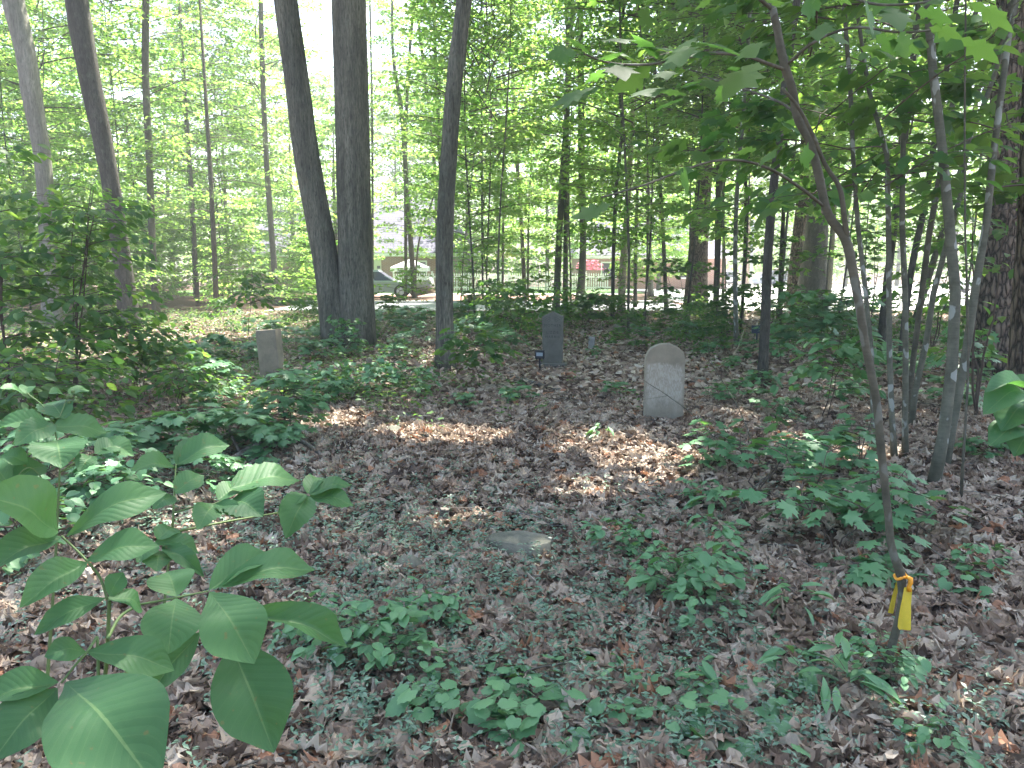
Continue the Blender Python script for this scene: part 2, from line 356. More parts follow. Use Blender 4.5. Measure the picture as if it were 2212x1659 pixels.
def smooth_path(pts, n):
    pts = np.asarray(pts, float); d = np.concatenate([[0], np.cumsum(np.linalg.norm(np.diff(pts, axis=0), axis=1))])
    t = np.linspace(0, d[-1], n); m = np.gradient(pts, d, axis=0)
    k = np.clip(np.searchsorted(d, t, 'right')-1, 0, len(d)-2); h = (d[k+1]-d[k])[:, None]; s = ((t-d[k])[:, None])/h
    p0, p1, m0, m1 = pts[k], pts[k+1], m[k]*h, m[k+1]*h
    return (2*s**3-3*s**2+1)*p0+(s**3-2*s**2+s)*m0+(-2*s**3+3*s**2)*p1+(s**3-s**2)*m1
def box(mb, x0, x1, y0, y1, z0, z1, rnd=0.5):
    V = [(x0, y0, z0), (x1, y0, z0), (x1, y1, z0), (x0, y1, z0), (x0, y0, z1), (x1, y0, z1), (x1, y1, z1), (x0, y1, z1)]
    mb.add(V, [0, 3, 2, 1, 4, 5, 6, 7, 0, 1, 5, 4, 1, 2, 6, 5, 2, 3, 7, 6, 3, 0, 4, 7], [4]*6, rnd)
def prism(mb, poly, y0, y1, bev=0.0, rnd=0.5):
    """polygon in x,z (counter-clockwise seen from -y) swept y0..y1, edges eased by bev"""
    P = np.asarray(poly, float); n = len(P); c = P.mean(0)
    rings = []
    if bev > 0:
        sh = P + unit(c-P)*bev
        for q, y in ((sh, y0), (P, y0+bev), (P, y1-bev), (sh, y1)): rings.append(np.column_stack([q[:, 0], np.full(n, y), q[:, 1]]))
    else:
        for q, y in ((P, y0), (P, y1)): rings.append(np.column_stack([q[:, 0], np.full(n, y), q[:, 1]]))
    V = np.concatenate(rings); L = list(range(n)); S = [n]
    for r in range(len(rings)-1):
        for j in range(n):
            k = (j+1) % n; L += [r*n+j, (r+1)*n+j, (r+1)*n+k, r*n+k]; S.append(4)
    L += list(range((len(rings)-1)*n, len(rings)*n))[::-1]; S.append(n)
    mb.add(V, L, S, rnd)

# ------------------------------------------------------------------ leaf shapes
def fan(outline, centre=(0, 0.35, 0.03), droop=0.25, cup=0.15):
    o = np.array(outline, float); full = np.concatenate([o, (o[1:-1]*[-1, 1])[::-1]])
    z = -droop*np.clip(full[:, 1]-0.3, 0, 2)**2*0.6 - cup*full[:, 0]**2 + 0.0
    V = np.vstack([[centre], np.column_stack([full, z])]); n = len(full)
    L = []
    for i in range(n): L += [0, 1+i, 1+(i+1) % n]
    return dict(V=V, L=np.array(L), S=np.full(n, 3), U=np.column_stack([V[:, 0]+0.5, V[:, 1]]))
MAPLE = fan([(0, 0.02), (0.13, -0.04), (0.42, -0.10), (0.35, 0.10), (0.62, 0.26), (0.46, 0.34), (0.60, 0.62), (0.36, 0.54), (0.20, 0.50), (0.27, 0.78), (0.12, 0.76), (0, 1.0)])
MAPLE_FAR = fan([(0, 0), (0.38, -0.02), (0.30, 0.18), (0.56, 0.52), (0.22, 0.52), (0, 1)])
GRAPE = fan([(0, 0.08), (0.10, -0.02), (0.30, -0.10), (0.44, 0.0), (0.48, 0.14), (0.58, 0.30), (0.50, 0.40), (0.53, 0.56), (0.38, 0.60), (0.32, 0.74), (0.16, 0.78), (0, 0.95)], cup=0.3)
OAKLOBE = fan([(0, 0), (0.06, 0.08), (0.20, 0.16), (0.10, 0.26), (0.34, 0.42), (0.16, 0.50), (0.36, 0.68), (0.16, 0.72), (0.20, 0.90), (0, 1)], centre=(0, 0.45, 0.02), droop=0.5)
def grid_leaf(nu=3, nv=5, width=0.5, peak=0.5, droop=0.3, fold=0.12, tip=1.0, rip=0.0, nvein=9):
    v = np.linspace(0, 1, nv+1); u = np.linspace(-1, 1, 2*nu+1)
    e = math.log(0.5)/math.log(peak)
    w = 0.5*width*np.sin(math.pi*v**e)**0.75; w = w*(1-0.35*tip*np.clip((v-0.75)/0.25, 0, 1)); w[0] = 0.01; w[-1] = 0.002
    U, Vv = np.meshgrid(u, v); X = U*w[:, None]; Y = Vv.copy()
    Z = np.abs(X)*fold*2 - droop*Vv**2
    if rip: Z = Z + rip*np.sin(2*math.pi*(nvein*Vv-2.6*np.abs(U)))*np.abs(U)**0.6*np.clip(w[:, None]*4/width, 0, 1)
    Y = Y - 0.5*droop*droop*Vv**3
    V = np.stack([X, Y, Z], -1).reshape(-1, 3); c = 2*nu+1
    i = np.arange(nv)[:, None]*c; j = np.arange(c-1)[None]
    F = np.stack([i+j, i+j+1, i+c+j+1, i+c+j], -1).reshape(-1)
    return dict(V=V, L=F, S=np.full(nv*(c-1), 4), U=np.stack([U*0.5+0.5, Vv], -1).reshape(-1, 2))
OVAL = grid_leaf(1, 4, 0.55, 0.5, 0.22, 0.12)
OVAL_FAR = grid_leaf(1, 2, 0.55, 0.5, 0.2, 0.15)
HICK = grid_leaf(1, 5, 0.46, 0.58, 0.28, 0.12)
VIB = grid_leaf(2, 5, 0.72, 0.45, 0.18, 0.10)
LANCE = grid_leaf(1, 4, 0.26, 0.5, 0.3, 0.15)
VINCA = grid_leaf(1, 2, 0.42, 0.5, 0.2, 0.1)
NEEDLE = grid_leaf(1, 1, 0.05, 0.5, 0.15, 0.0)
NEEDLE = dict(V=np.array([(-0.03, 0, 0), (0.03, 0, 0), (0, 1, -0.06)]), L=np.array([0, 1, 2]), S=np.array([3]), U=np.zeros((3, 2)))
def dead_template(seed):
    g = np.random.default_rng(seed)
    ys = np.array([0, .08, .2, .3, .44, .54, .68, .78, .9, 1.0])
    lob = np.array([.01, .05, .22, .11, .34, .15, .31, .12, .14, .005])*g.uniform(0.8, 1.15, 10)
    if seed % 3 == 0: lob = 0.24*np.sin(math.pi*np.clip(ys, 0.02, .99)**0.9)
    c1, c2, tw = g.uniform(-1.6, 1.6), g.uniform(-0.9, 0.9), g.uniform(-1.0, 1.0)
    rows = []
    for y, w in zip(ys, lob):
        for u in (-1, -0.45, 0, 0.45, 1):
            x = u*w; a = tw*(y-.5); z = c1*x*x*2.2 + c2*(y-.5)**2*1.3 + 0.05*g.standard_normal()
            rows.append((x*math.cos(a)-z*math.sin(a), y-0.5, x*math.sin(a)+z*math.cos(a)))
    V = np.array(rows); i = np.arange(9)[:, None]*5; j = np.arange(4)[None]
    F = np.stack([i+j, i+j+1, i+5+j+1, i+5+j], -1).reshape(-1)
    return dict(V=V, L=F, S=np.full(36, 4), U=np.zeros((50, 2)))
def dead_far(seed):
    g = np.random.default_rng(seed); z = g.uniform(-.15, .2, 6)
    V = np.array([(-.05, -.5, z[0]), (.24, -.2, z[1]), (.18, .2, z[2]), (0, .5, z[3]), (-.26, .15, z[4]), (-.16, -.2, z[5])])
    return dict(V=V, L=np.array([0, 1, 2, 5, 5, 2, 3, 4]), S=np.array([4, 4]), U=np.zeros((6, 2)))

# ------------------------------------------------------------------ foliage builder
def spray(mb, tw, B, g, tmpl, nleaf, L, spread=0.22, tilt=0.4, up=0.04, rbase=0.5, rvar=0.5, t0=0.25):
    """leaves in flat sprays either side of branch path B (n,3)"""
    n = len(B); t = g.uniform(t0, 1.0, nleaf); f = t*(n-1); i = np.clip(f.astype(int), 0, n-2); fr = (f-i)[:, None]
    P = B[i]*(1-fr)+B[i+1]*fr; T = unit(B[i+1]-B[i])
    side = np.cross(T, [0, 0, 1.0]); side = unit(side); s = g.choice([-1, 1], nleaf)[:, None]
    off = (g.uniform(0, 1, nleaf)**1.2*spread)[:, None]
    P = P + side*s*off + np.column_stack([np.zeros((nleaf, 2)), g.normal(0, up, nleaf)]) - np.array([0, 0, 1])*off*0.15
    A = T*g.uniform(0.3, 1.1, nleaf)[:, None] + side*s*g.uniform(0.4, 1.1, nleaf)[:, None] + np.array([0, 0, -0.25]) + g.normal(0, 0.15, (nleaf, 3))
    Nn = np.array([0, 0, 1.0]) + g.normal(0, tilt, (nleaf, 3))
    mb.inst(tmpl, P, frames(A, Nn), L*g.uniform(0.65, 1.2, nleaf), np.clip(rbase + rvar*(g.uniform(-1, 1, nleaf)), 0, 1))
def branch_path(g, z, az, length, rise, n=6, x0=0, y0=0, sag=0.18):
    s = np.linspace(0, 1, n); r = s*length
    wig = np.cumsum(g.normal(0, 0.10, n))*length*0.12; wig -= wig[0]
    ca, sa = math.cos(az), math.sin(az)
    return np.column_stack([x0+r*ca-wig*sa, y0+r*sa+wig*ca, z+rise*r-sag*length*s**2])
def crown(seed, z0, z1, R, nbr, nl, L, tmpl, prof=lambda s: 1.0, rise=0.35, spread=0.35, tilt=0.45, fork=2, thick=0.012, up=0.06, rvar=0.5):
    g = np.random.default_rng(seed); lf, br = MB(), MB()
    for b in range(nbr):
        s = (b+g.uniform(0, 1))/nbr; z = z0+(z1-z0)*s; az = g.uniform(0, 6.283); ln = R*prof(s)*g.uniform(0.6, 1.15)
        B = branch_path(g, z, az, ln, rise*g.uniform(0.4, 1.5)); rb = np.clip(g.uniform(0.25, 0.75), 0, 1)
        tube(br, B, np.linspace(thick, 0.25*thick, len(B))*max(0.6, ln/1.5), 4, cap=False)
        m = nl//(fork+1)
        spray(lf, br, B, g, tmpl, m, L, spread, tilt, up, rb, rvar)
        for k in range(fork):
            i = g.integers(1, 4); az2 = az+g.choice([-1, 1])*g.uniform(0.5, 1.0)
            B2 = branch_path(g, B[i, 2], az2, ln*g.uniform(0.4, 0.65), rise*0.6, 5, B[i, 0], B[i, 1])
            tube(br, B2, np.linspace(0.5*thick, 0.2*thick, len(B2))*max(0.6, ln/1.5), 3, cap=False)
            spray(lf, br, B2, g, tmpl, m, L, spread, tilt, up, rb, rvar, 0.1)
    return lf, br
protos = {}
def proto(kind, i, matl, *a, **k):
    lf, br = crown(*a, **k)
    protos.setdefault(kind, []).append((lf.mesh(kind+"_foliage", M[matl]), br.mesh(kind+"_branches", M['twig'])))
col_prof = lambda s: 0.55+0.45*math.sin(math.pi*min(1, s*1.1+0.1))
for i in range(5):   # slim woodland saplings
    proto('sapling_crown', i, 'leaf_far', 100+i, 2.0, 15, 2.4, 66, 84, 0.125, MAPLE_FAR, col_prof, 0.35, 0.40, 0.5)
for i in range(3):
    proto('high_crown', i, 'leaf_far', 120+i, 4.2, 17, 2.8, 62, 92, 0.135, MAPLE_FAR, col_prof, 0.4, 0.5, 0.5)
for i in range(5):   # leafy understorey
    proto('understorey', i, 'leaf_far', 140+i, 0.35, 3.6, 1.3, 34, 44, 0.125, MAPLE_FAR if i % 2 else OVAL_FAR, lambda s: 1.1-0.7*s, 0.25, 0.26, 0.35, up=0.03)
for i in range(4):
    proto('low_bush', i, 'leaf_mid', 160+i, 0.12, 1.0, 0.7, 16, 26, 0.105, MAPLE if i % 2 else OVAL, lambda s: 1.1-0.6*s, 0.2, 0.2, 0.3, thick=0.007, up=0.02)
for i in range(3):
    proto('yard_crown', i, 'leaf_far', 180+i, 0.8, 13, 4.0, 70, 120, 0.26, OVAL_FAR, col_prof, 0.4, 0.7, 0.6)
for i in range(4):   # seedlings
    proto('maple_seedling', i, 'leaf_maple', 200+i, 0.12, 0.42, 0.48, 11, 12, 0.105, MAPLE, lambda s: 1.1-0.4*s, 0.3, 0.12, 0.22, 1, 0.004, 0.015)
for i in range(4):
    proto('viburnum_seedling', i, 'leaf_seedling', 220+i, 0.06, 0.24, 0.20, 8, 9, 0.062, VIB, lambda s: 1.1-0.3*s, 0.35, 0.05, 0.25, 1, 0.003, 0.012)
for i in range(3):
    proto('grape_seedling', i, 'leaf_seedling', 240+i, 0.02, 0.11, 0.22, 5, 4, 0.07, GRAPE, lambda s: 1.0, 0.35, 0.07, 0.35, 1, 0.002, 0.02)
for i in range(3):
    proto('lance_seedling', i, 'leaf_seedling', 260+i, 0.05, 0.12, 0.06, 4, 4, 0.10, LANCE, lambda s: 1.0, 0.5, 0.03, 0.4, 0, 0.002, 0.01)
for i in range(3):   # white pine
    g = np.random.default_rng(280+i); lf, br = MB(), MB()
    for b in range(44):
        z = 3+10*b/44; az = g.uniform(0, 6.28); ln = 2.0*(1.05-0.6*b/44)
        B = branch_path(g, z, az, ln, 0.1); tube(br, B, np.linspace(0.014, 0.004, 6), 4, cap=False)
        for k in range(10):
            c = B[g.integers(2, 6)]+g.normal(0, 0.12, 3); m = 22; A = g.normal(0, 1, (m, 3))+np.array([math.cos(az), math.sin(az), 0.3])
            lf.inst(NEEDLE, np.repeat(c[None], m, 0), frames(A, g.normal(0, 1, (m, 3))), g.uniform(0.09, 0.14, m)*1.2, g.uniform(0, 1, m))
    protos.setdefault('pine_crown', []).append((lf.mesh("pine_foliage", M['needle']), br.mesh("pine_branches", M['twig'])))
def put_crown(kind, i, parent, loc=(0, 0, 0), rz=0.0, s=1.0, tilt=(0, 0), sz=None, names=("crown", "branches")):
    f, b = protos[kind][i % len(protos[kind])]
    for me, nm in ((f, names[0]), (b, names[1])):
        link(nm, me, parent, loc, (tilt[0], tilt[1], rz), (s, s, sz or s))

# ------------------------------------------------------------------ the setting: ground, road, yard
def warp(a, b, n, p):
    t = np.linspace(-1, 1, n); return np.where(t < 0, -a*np.abs(t)**p, b*np.abs(t)**p)
def sheet(name, xs, ys, m, dz=0.0, label=None, fn=None):
    X, Y = np.meshgrid(xs, ys); 
    if fn: X = fn(X, Y)
    V = np.stack([X, Y, ground_h(X, Y)+dz], -1).reshape(-1, 3); c = len(xs)
    i = np.arange(len(ys)-1)[:, None]*c; j = np.arange(c-1)[None]
    mb = MB(); mb.add(V, np.stack([i+j, i+j+1, i+c+j+1, i+c+j], -1).reshape(-1), np.full((len(ys)-1)*(c-1), 4))
    o = mb.obj(name, m); tag(o, label, None, None, 'structure'); return o
ys = np.concatenate([np.linspace(-30, -2, 8), np.arange(-1.5, 30, 0.25), np.arange(30, 52, 2.0), [52, 60, 80, 120, 170, 300, 600, 1200]])
ys = np.unique(np.concatenate([ys, [50.0, 170.0]]))
xs = np.concatenate([[-900, -300, -120, -60], np.arange(-30, -12, 1.5), np.arange(-12, 12.01, 0.25), np.arange(13.5, 31, 1.5), [60, 120, 300, 900]])
sheet("ground", xs, ys, M['soil'])
yr = np.array([27.8, 29, 31, 33.6])
sheet("road", np.linspace(-9, 7, 12), yr, M['asphalt'], 0.012)
yy = np.array([22.5, 26, 30, 36, 44, 50, 58, 70, 85, 105])
sheet("parking_area", np.linspace(0, 1, 10), yy, M['concrete'], 0.012, fn=lambda X, Y: (7.0+0.04*(Y-22))*(1-X)+X*(13+0.62*Y))
sheet("pavement", np.linspace(-9, 7, 12), np.array([44.1, 46.0]), M['concrete'], 0.012)
sheet("mulch_bed", np.linspace(-9, 7, 12), np.array([33.9, 38, 44.0]), M['mulch'], 0.012)
sheet("lawn", np.linspace(-22, 8.5, 12), np.array([46.1, 50, 56, 75]), M['lawn'], 0.012)
#KERB
mb = MB(); box(mb, -9, 7, 33.6, 33.78, -0.02, 0.12); k = mb.obj("kerb", M['concrete'], smooth=False); tag(k, kind='structure')
# ------------------------------------------------------------------ house, second house, fence, cars, pole
def gx(px, y): return (px-CX)/K*y*1.0/(cP)*cP   # column -> x at depth y near the horizon
def house(label, x0, x1, y0, y1, eave, ridge, box_at=None, overhang=0.5):
    z = float(ground_h((x0+x1)/2, y0))-0.1
    h = empty("brick_house", ((x0+x1)/2, y0, z), label, "house")
    cx = (x0+x1)/2; hw = (x1-x0)/2; dp = y1-y0
    w = MB(); box(w, -hw, hw, 0, dp, 0, eave+0.1); w.obj("wall", M['brick'], h, False)
    r = MB(); o = overhang; yr_ = dp/2
    V = [(-hw-o, -o, eave), (hw+o, -o, eave), (hw+o-3, yr_, ridge), (-hw-o+3, yr_, ridge), (hw+o, dp+o, eave), (-hw-o, dp+o, eave),
         (-hw-o, -o, eave-0.02), (hw+o, -o, eave-0.02), (hw+o, dp+o, eave-0.02), (-hw-o, dp+o, eave-0.02)]
    r.add(V, [0, 1, 2, 3, 4, 5, 3, 2, 1, 4, 2, 5, 0, 3, 6, 9, 8, 7], [4, 4, 3, 3, 4]); r.obj("roof", M['shingle'], h, False)
    f = MB(); box(f, -hw-o, hw+o, -o-0.04, -o+0.0, eave-0.24, eave-0.03); box(f, -hw-o, hw+o, -o, -0.003, eave-0.26, eave-0.2); f.obj("fascia", M['white_paint'], h, False)
    for wx in ([-hw*0.6, hw*0.45] if box_at is None else [hw*0.55]):
        wf = MB(); box(wf, wx-0.6, wx+0.6, -0.05, 0.02, 0.9, 2.2); wo = wf.obj("window", M['white_paint'], h, False)
        g = MB(); box(g, wx-0.5, wx+0.5, -0.06, -0.045, 1.0, 2.1); g.obj("pane", M['glass'], wo, False)
    if box_at is not None:
        u = MB(); box(u, box_at[0]-cx-0.30, box_at[0]-cx+0.30, -0.16, -0.003, box_at[1]-z-0.5, box_at[1]-z+0.5); uo = u.obj("utility_box", M['cream_paint'], h, False)
        v = MB(); box(v, box_at[0]-cx+0.02, box_at[0]-cx+0.24, -0.19, -0.155, box_at[1]-z-0.32, box_at[1]-z-0.12); v.obj("meter", M['black_plastic'], uo, False)
    return h
house("red brick house with a grey shingled roof and white eaves, seen past the twin-stemmed oak", -19.5, -3.0, 56, 66, 2.75, 6.9, box_at=(-9.7, 1.75))
house("low brick house with a pale roof behind the picket fence and pink blossoms", 5.2, 16.5, 60, 70, 2.7, 6.0)

def fence(x0, x1, y):
    z = float(ground_h(0, y)); f = empty("picket_fence", (x0, y, z), "white picket fence along the yard in front of the brick house", "fence")
    n = int((x1-x0)/0.145)
    p = MB()
    for i in range(n):
        x = i*0.145; prism(p, [(x, 0.08), (x+0.075, 0.08), (x+0.075, 1.12), (x+0.0375, 1.2), (x, 1.12)], -0.022, -0.002)
    p.obj("pickets", M['white_paint'], f, False)
    for zz in (0.3, 0.95):
        r = MB(); box(r, 0, x1-x0, 0.0, 0.035, zz-0.045, zz+0.045); r.obj("rail", M['white_paint'], f, False)
    for i in range(int((x1-x0)/2.4)+1):
        q = MB(); box(q, i*2.4-0.05, i*2.4+0.05, 0.036, 0.136, -0.05, 1.25); box(q, i*2.4-0.065, i*2.4+0.065, 0.022, 0.15, 1.25, 1.29); q.obj("post", M['white_paint'], f, False)
fence(-7.4, 6.2, 48.5)
# white patio canopy over the fence
p0 = W(888, 625, 50.5)
u = empty("patio_umbrella", (p0[0], 50.5, float(ground_h(0, 50.5))), "white square patio canopy standing behind the picket fence", "umbrella")
m_ = MB(); tube(m_, [(0, 0, 0), (0, 0, 2.2)], [0.03, 0.03], 8); m_.obj("pole", M['conduit'], u)
m_ = MB(); V = [(-1.15, -1.1, 1.55), (1.15, -1.1, 1.55), (1.15, 1.1, 1.55), (-1.15, 1.1, 1.55), (0, 0, 2.1), (-1.15, -1.1, 1.28), (1.15, -1.1, 1.28), (1.15, 1.1, 1.28), (-1.15, 1.1, 1.28)]
m_.add(V, [0, 1, 4, 1, 2, 4, 2, 3, 4, 3, 0, 4, 0, 5, 6, 1, 1, 6, 7, 2, 2, 7, 8, 3, 3, 8, 5, 0], [3]*4+[4]*4); m_.obj("canopy", M['white_paint'], u, False)
# pole with conduit
p0 = G(1611, 620)
u = empty("utility_pole", p0, "brown wooden utility pole with a grey conduit at the car park's edge", "utility pole")
m_ = MB(); tube(m_, [(0, 0, -0.2), (0, 0, 9)], [0.19, 0.14], 12); m_.obj("pole", M['pole_wood'], u)
m_ = MB(); tube(m_, [(0.30, -0.12, -0.2), (0.30, -0.12, 5.5)], [0.12, 0.12], 10); m_.obj("conduit", M['conduit'], u)

def car(label, loc, yaw, colour, suv=False, name="parked_car"):
    paint = simple(name+"_paint", colour, 0.3, 0.1, 0.04, 3, coat=0.6, spec=0.5)
    c = empty(name, loc, label, "car", None, yaw)
    Lh, w, h = 2.25, 0.88, (1.68 if suv else 1.42)
    hood = 0.95 if suv else 0.80; belt = 1.02 if suv else 0.88
    # lower shell: half outline (x along the car, z), lofted across the width with tumblehome
    prof = [(-Lh, 0.38), (-Lh-0.03, 0.62), (-Lh+0.05, belt-0.05), (-Lh+0.35, belt+0.0), (0.75, belt+0.02), (1.15, hood+0.07), (Lh-0.25, hood-0.08), (Lh, hood-0.22), (Lh+0.04, 0.52), (Lh-0.06, 0.30), (1.85, 0.26), (-1.9, 0.26)]
    P = np.array(prof); b = MB(); rings = []
    for yv, sh in ((-w, 0.86), (-w+0.05, 0.96), (-w+0.16, 1.0), (w-0.16, 1.0), (w-0.05, 0.96), (w, 0.86)):
        q = P.copy(); q[:, 0] *= (0.985 if abs(yv) == w else 1.0); q[:, 1] = 0.26+(q[:, 1]-0.26)*sh
        rings.append(np.column_stack([q[:, 0], np.full(len(q), yv), q[:, 1]]))
    n = len(P); V = np.concatenate(rings); L = list(range(n)); S = [n]
    for r in range(5):
        for j in range(n): k = (j+1) % n; L += [r*n+j, r*n+k, (r+1)*n+k, (r+1)*n+j]; S.append(4)
    L += list(range(5*n, 6*n))[::-1]; S.append(n); b.add(V, L, S); b.obj("body", paint, c, False)
    # cabin with glass
    x0, x1, x2, x3 = ((-2.1, -1.85, 0.25, 1.0) if suv else (-1.75, -0.95, 0.2, 1.05))
    def cab(mbx, ins, za, zb, fa, fb):
        def at(f): return (x0+(x1-x0)*f, x3+(x2-x3)*f, w-0.06-0.16*f)
        V = []
        for f, z in ((fa, za), (fb, zb)):
            a, e, ww = at(f); V += [(a-ins, -ww-ins, z), (e+ins, -ww-ins, z), (e+ins, ww+ins, z), (a-ins, ww+ins, z)]
        mbx.add(V, [0, 1, 5, 4, 1, 2, 6, 5, 2, 3, 7, 6, 3, 0, 4, 7, 4, 5, 6, 7], [4]*5)
    g = MB(); cab(g, 0.0, belt-0.03, h-0.08, 0, 0.9); g.obj("window", M['glass'], c, False)
    rf = MB(); cab(rf, 0.012, h-0.10, h, 0.88, 1.0)
    for sy in (-1, 1):
        for fx in (0.0, 0.33, 0.64, 1.0):
            pa = x0+(x3-x0)*fx; pb = x1+(x2-x1)*fx
            V = [(pa-0.04, sy*(w-0.055), belt-0.03), (pa+0.04, sy*(w-0.055), belt-0.03), (pb+0.04, sy*(w-0.205), h-0.09), (pb-0.04, sy*(w-0.205), h-0.09)]
            V = V+[(x, y-sy*0.05, z) for x, y, z in V]; rf.add(V, [0, 1, 2, 3, 7, 6, 5, 4, 0, 4, 5, 1, 3, 2, 6, 7, 1, 5, 6, 2, 0, 3, 7, 4], [4]*6)
    rf.obj("roof", paint, c, False)
    for sx in (-1.35, 1.38):
        for sy in (-1, 1):
            t = MB(); tube(t, [(sx, sy*(w-0.21), 0.33), (sx, sy*(w-0.19), 0.33), (sx, sy*(w+0.01), 0.33), (sx, sy*(w+0.025), 0.33)], [0.30, 0.33, 0.33, 0.29], 24); wo = t.obj("wheel", M['tyre'], c)
            r2 = MB(); tube(r2, [(sx, sy*(w-0.02), 0.33), (sx, sy*(w+0.035), 0.33)], [0.21, 0.20], 20)
            for a in range(5):
                an = a*1.2566; ca, sa = math.cos(an), math.sin(an)
                r2.add([(sx+0.05*ca, sy*(w+0.04), 0.33+0.05*sa), (sx+0.17*ca-0.03*sa, sy*(w+0.04), 0.33+0.17*sa+0.03*ca), (sx+0.17*ca+0.03*sa, sy*(w+0.04), 0.33+0.17*sa-0.03*ca)], [0, 1, 2], [3])
            r2.obj("rim", M['rim'], wo, False)
    for sy in (-1, 1):
        l = MB(); box(l, Lh-0.14, Lh+0.03, sy*0.66-0.15, sy*0.66+0.15, hood-0.32, hood-0.18); l.obj("headlight", M['clear_lens'], c, False)
        l = MB(); box(l, -Lh-0.05, -Lh+0.12, sy*0.70-0.11, sy*0.70+0.11, belt-0.28, belt-0.02); l.obj("taillight", M['red_lens'], c, False)
    bp = MB(); box(bp, -Lh-0.07, -Lh+0.1, -0.78, 0.78, 0.33, 0.50); bp.obj("bumper", M['black_plastic'] if suv else paint, c, False)
    return c
p0 = W(812, 640, 40.5); car("silvery green car parked on the driveway past the twin-stemmed oak", (p0[0], 40.5, 0), R_(2), (0.30, 0.38, 0.36))
p0 = W(1566, 615, 90); car("small white hatchback seen from behind across the bright car park", (p0[0], 90, float(ground_h(0, 90))), R_(88), (0.78, 0.78, 0.78), True)
p0 = W(1664, 615, 86); car("dark blue car behind the blackish slender trunk across the car park", (p0[0], 86, float(ground_h(0, 86))), R_(205), (0.10, 0.13, 0.22), True)
p0 = W(2150, 632, 46.5); car("grey car half hidden behind the plated pine at the car park", (p0[0], 46.5, 0.012), R_(183), (0.36, 0.38, 0.41))
# unidentified silvery object on the driveway, built as a drum
p0 = W(912, 652, 39.5)
u = empty("drumlike_object", (p0[0], 39.5, 0.02), "silvery barrel-shaped object lying tilted beside the green car", "drum", None, R_(-12))
m_ = MB(); ts = np.linspace(-0.6, 0.6, 9); rr = [0.30, 0.36, 0.37, 0.38, 0.38, 0.38, 0.39, 0.40, 0.36]
tube(m_, [(t, 0, 0.38+0.22*(t+0.6)) for t in ts], rr, 20); m_.obj("shell", M['silver_metal'], u)
m_ = MB(); tube(m_, [(0.50, 0, 0.622), (0.56, 0, 0.635)], [0.43, 0.43], 20); m_.obj("rim_band", M['conduit'], u)

# ------------------------------------------------------------------ gravestones and markers
def at_ground(px, py): p = G(px, py); return p
# rounded headstone
p = at_ground(1432, 912); S = p[1]/K
gs = empty("headstone", p, "tall tan headstone with an arched top and pale scraped face", "headstone", None, R_(-4))
hw, H, sh = 43*S, 172*S, 128*S
arc = [(hw, -0.15), (hw, sh)]
arc = [(-hw, -0.15), (hw, -0.15), (hw, sh)] + [(hw*math.cos(a)*1.0-0.0, sh+0.012+(H-sh-0.012)*math.sin(a)**0.85) for a in np.linspace(0.12, math.pi-0.12, 22)] + [(-hw, sh)]
m_ = MB(); prism(m_, arc, -0.045, 0.05, 0.008); m_.obj("slab", M['stone_round'], gs, False)
for i, (lx, lz, ln, rot) in enumerate([(-0.10, 0.53, 0.035, 1.2), (-0.05, 0.532, 0.03, 0.3), (-0.02, 0.53, 0.035, 1.7), (0.02, 0.528, 0.03, 0.8), (0.05, 0.53, 0.035, 1.4), (0.085, 0.527, 0.03, 2.2)]):
    pass
# pointed headstone
p = at_ground(1194, 794); S = p[1]/K
gs = empty("headstone", p, "tall narrow grey-green headstone with a pointed top on a low base", "headstone", None, R_(-10))
hw = 23*S; H = 123*S; sh = 112*S
m_ = MB(); prism(m_, [(-hw*0.92, 0.05), (hw*0.92, 0.05), (hw, sh), (0, H), (-hw, sh)], -0.07, 0.05, 0.006); m_.obj("slab", M['stone_green'], gs, False)
m_ = MB(); prism(m_, [(-hw*1.2, -0.15), (hw*1.3, -0.15), (hw*1.3, 0.085), (-hw*1.2, 0.085)], -0.13, 0.12, 0.012); m_.obj("base", M['stone_green'], gs, False)
def engrave(txt, z, size, parent, y):
    cu = bpy.data.curves.new("lettering", 'FONT'); cu.body = txt; cu.size = size; cu.align_x = 'CENTER'; cu.extrude = 0.0006; cu.space_character = 1.25
    tmp = bpy.data.objects.new("lettering", cu); col.objects.link(tmp); bpy.context.view_layer.update()
    me = bpy.data.meshes.new_from_object(tmp.evaluated_get(bpy.context.evaluated_depsgraph_get())); col.objects.unlink(tmp); bpy.data.objects.remove(tmp)
    me.materials.clear(); me.materials.append(M['carving'])
    return link("inscription", me, parent, (0, y, z), (math.pi/2, 0, 0), (1.0, 1, 1))
engrave("MOTHER", 0.665, 0.058, gs, -0.0712); engrave("LIZZIE", 0.555, 0.058, gs, -0.0712); engrave("HARRIS", 0.485, 0.058, gs, -0.0712)
m_ = MB()
for k in range(4):
    for s in (-1, 1):
        a = np.linspace(0.15, 1.25, 8); r = 0.045+0.028*k
        tube(m_, [(s*(0.02+r*math.sin(t)), -0.0705, 0.735+0.02*k+r*0.55*math.cos(t)-0.01*k) for t in a], np.full(8, 0.0022), 4)
m_.obj("carving", M['carving'], gs)
# leaning square topped stone
p = at_ground(592, 836); S = p[1]/K
gs = empty("headstone", p, "square topped brown-grey headstone leaning, partly hidden by a maple seedling", "headstone", None, R_(24))
gs.rotation_euler = (R_(-2), R_(-5), R_(-14))
hw = 24*S; H = 127*S
m_ = MB(); prism(m_, [(-hw, -0.15), (hw, -0.15), (hw, H), (-hw, H)], -0.07, 0.08, 0.008); m_.obj("slab", M['stone_brown'], gs, False)
m_ = MB(); prism(m_, [(-hw*1.35, -0.15), (hw*1.35, -0.15), (hw*1.35, 0.06), (-hw*1.35, 0.06)], -0.14, 0.14, 0.012); m_.obj("base", M['stone_brown'], gs, False)
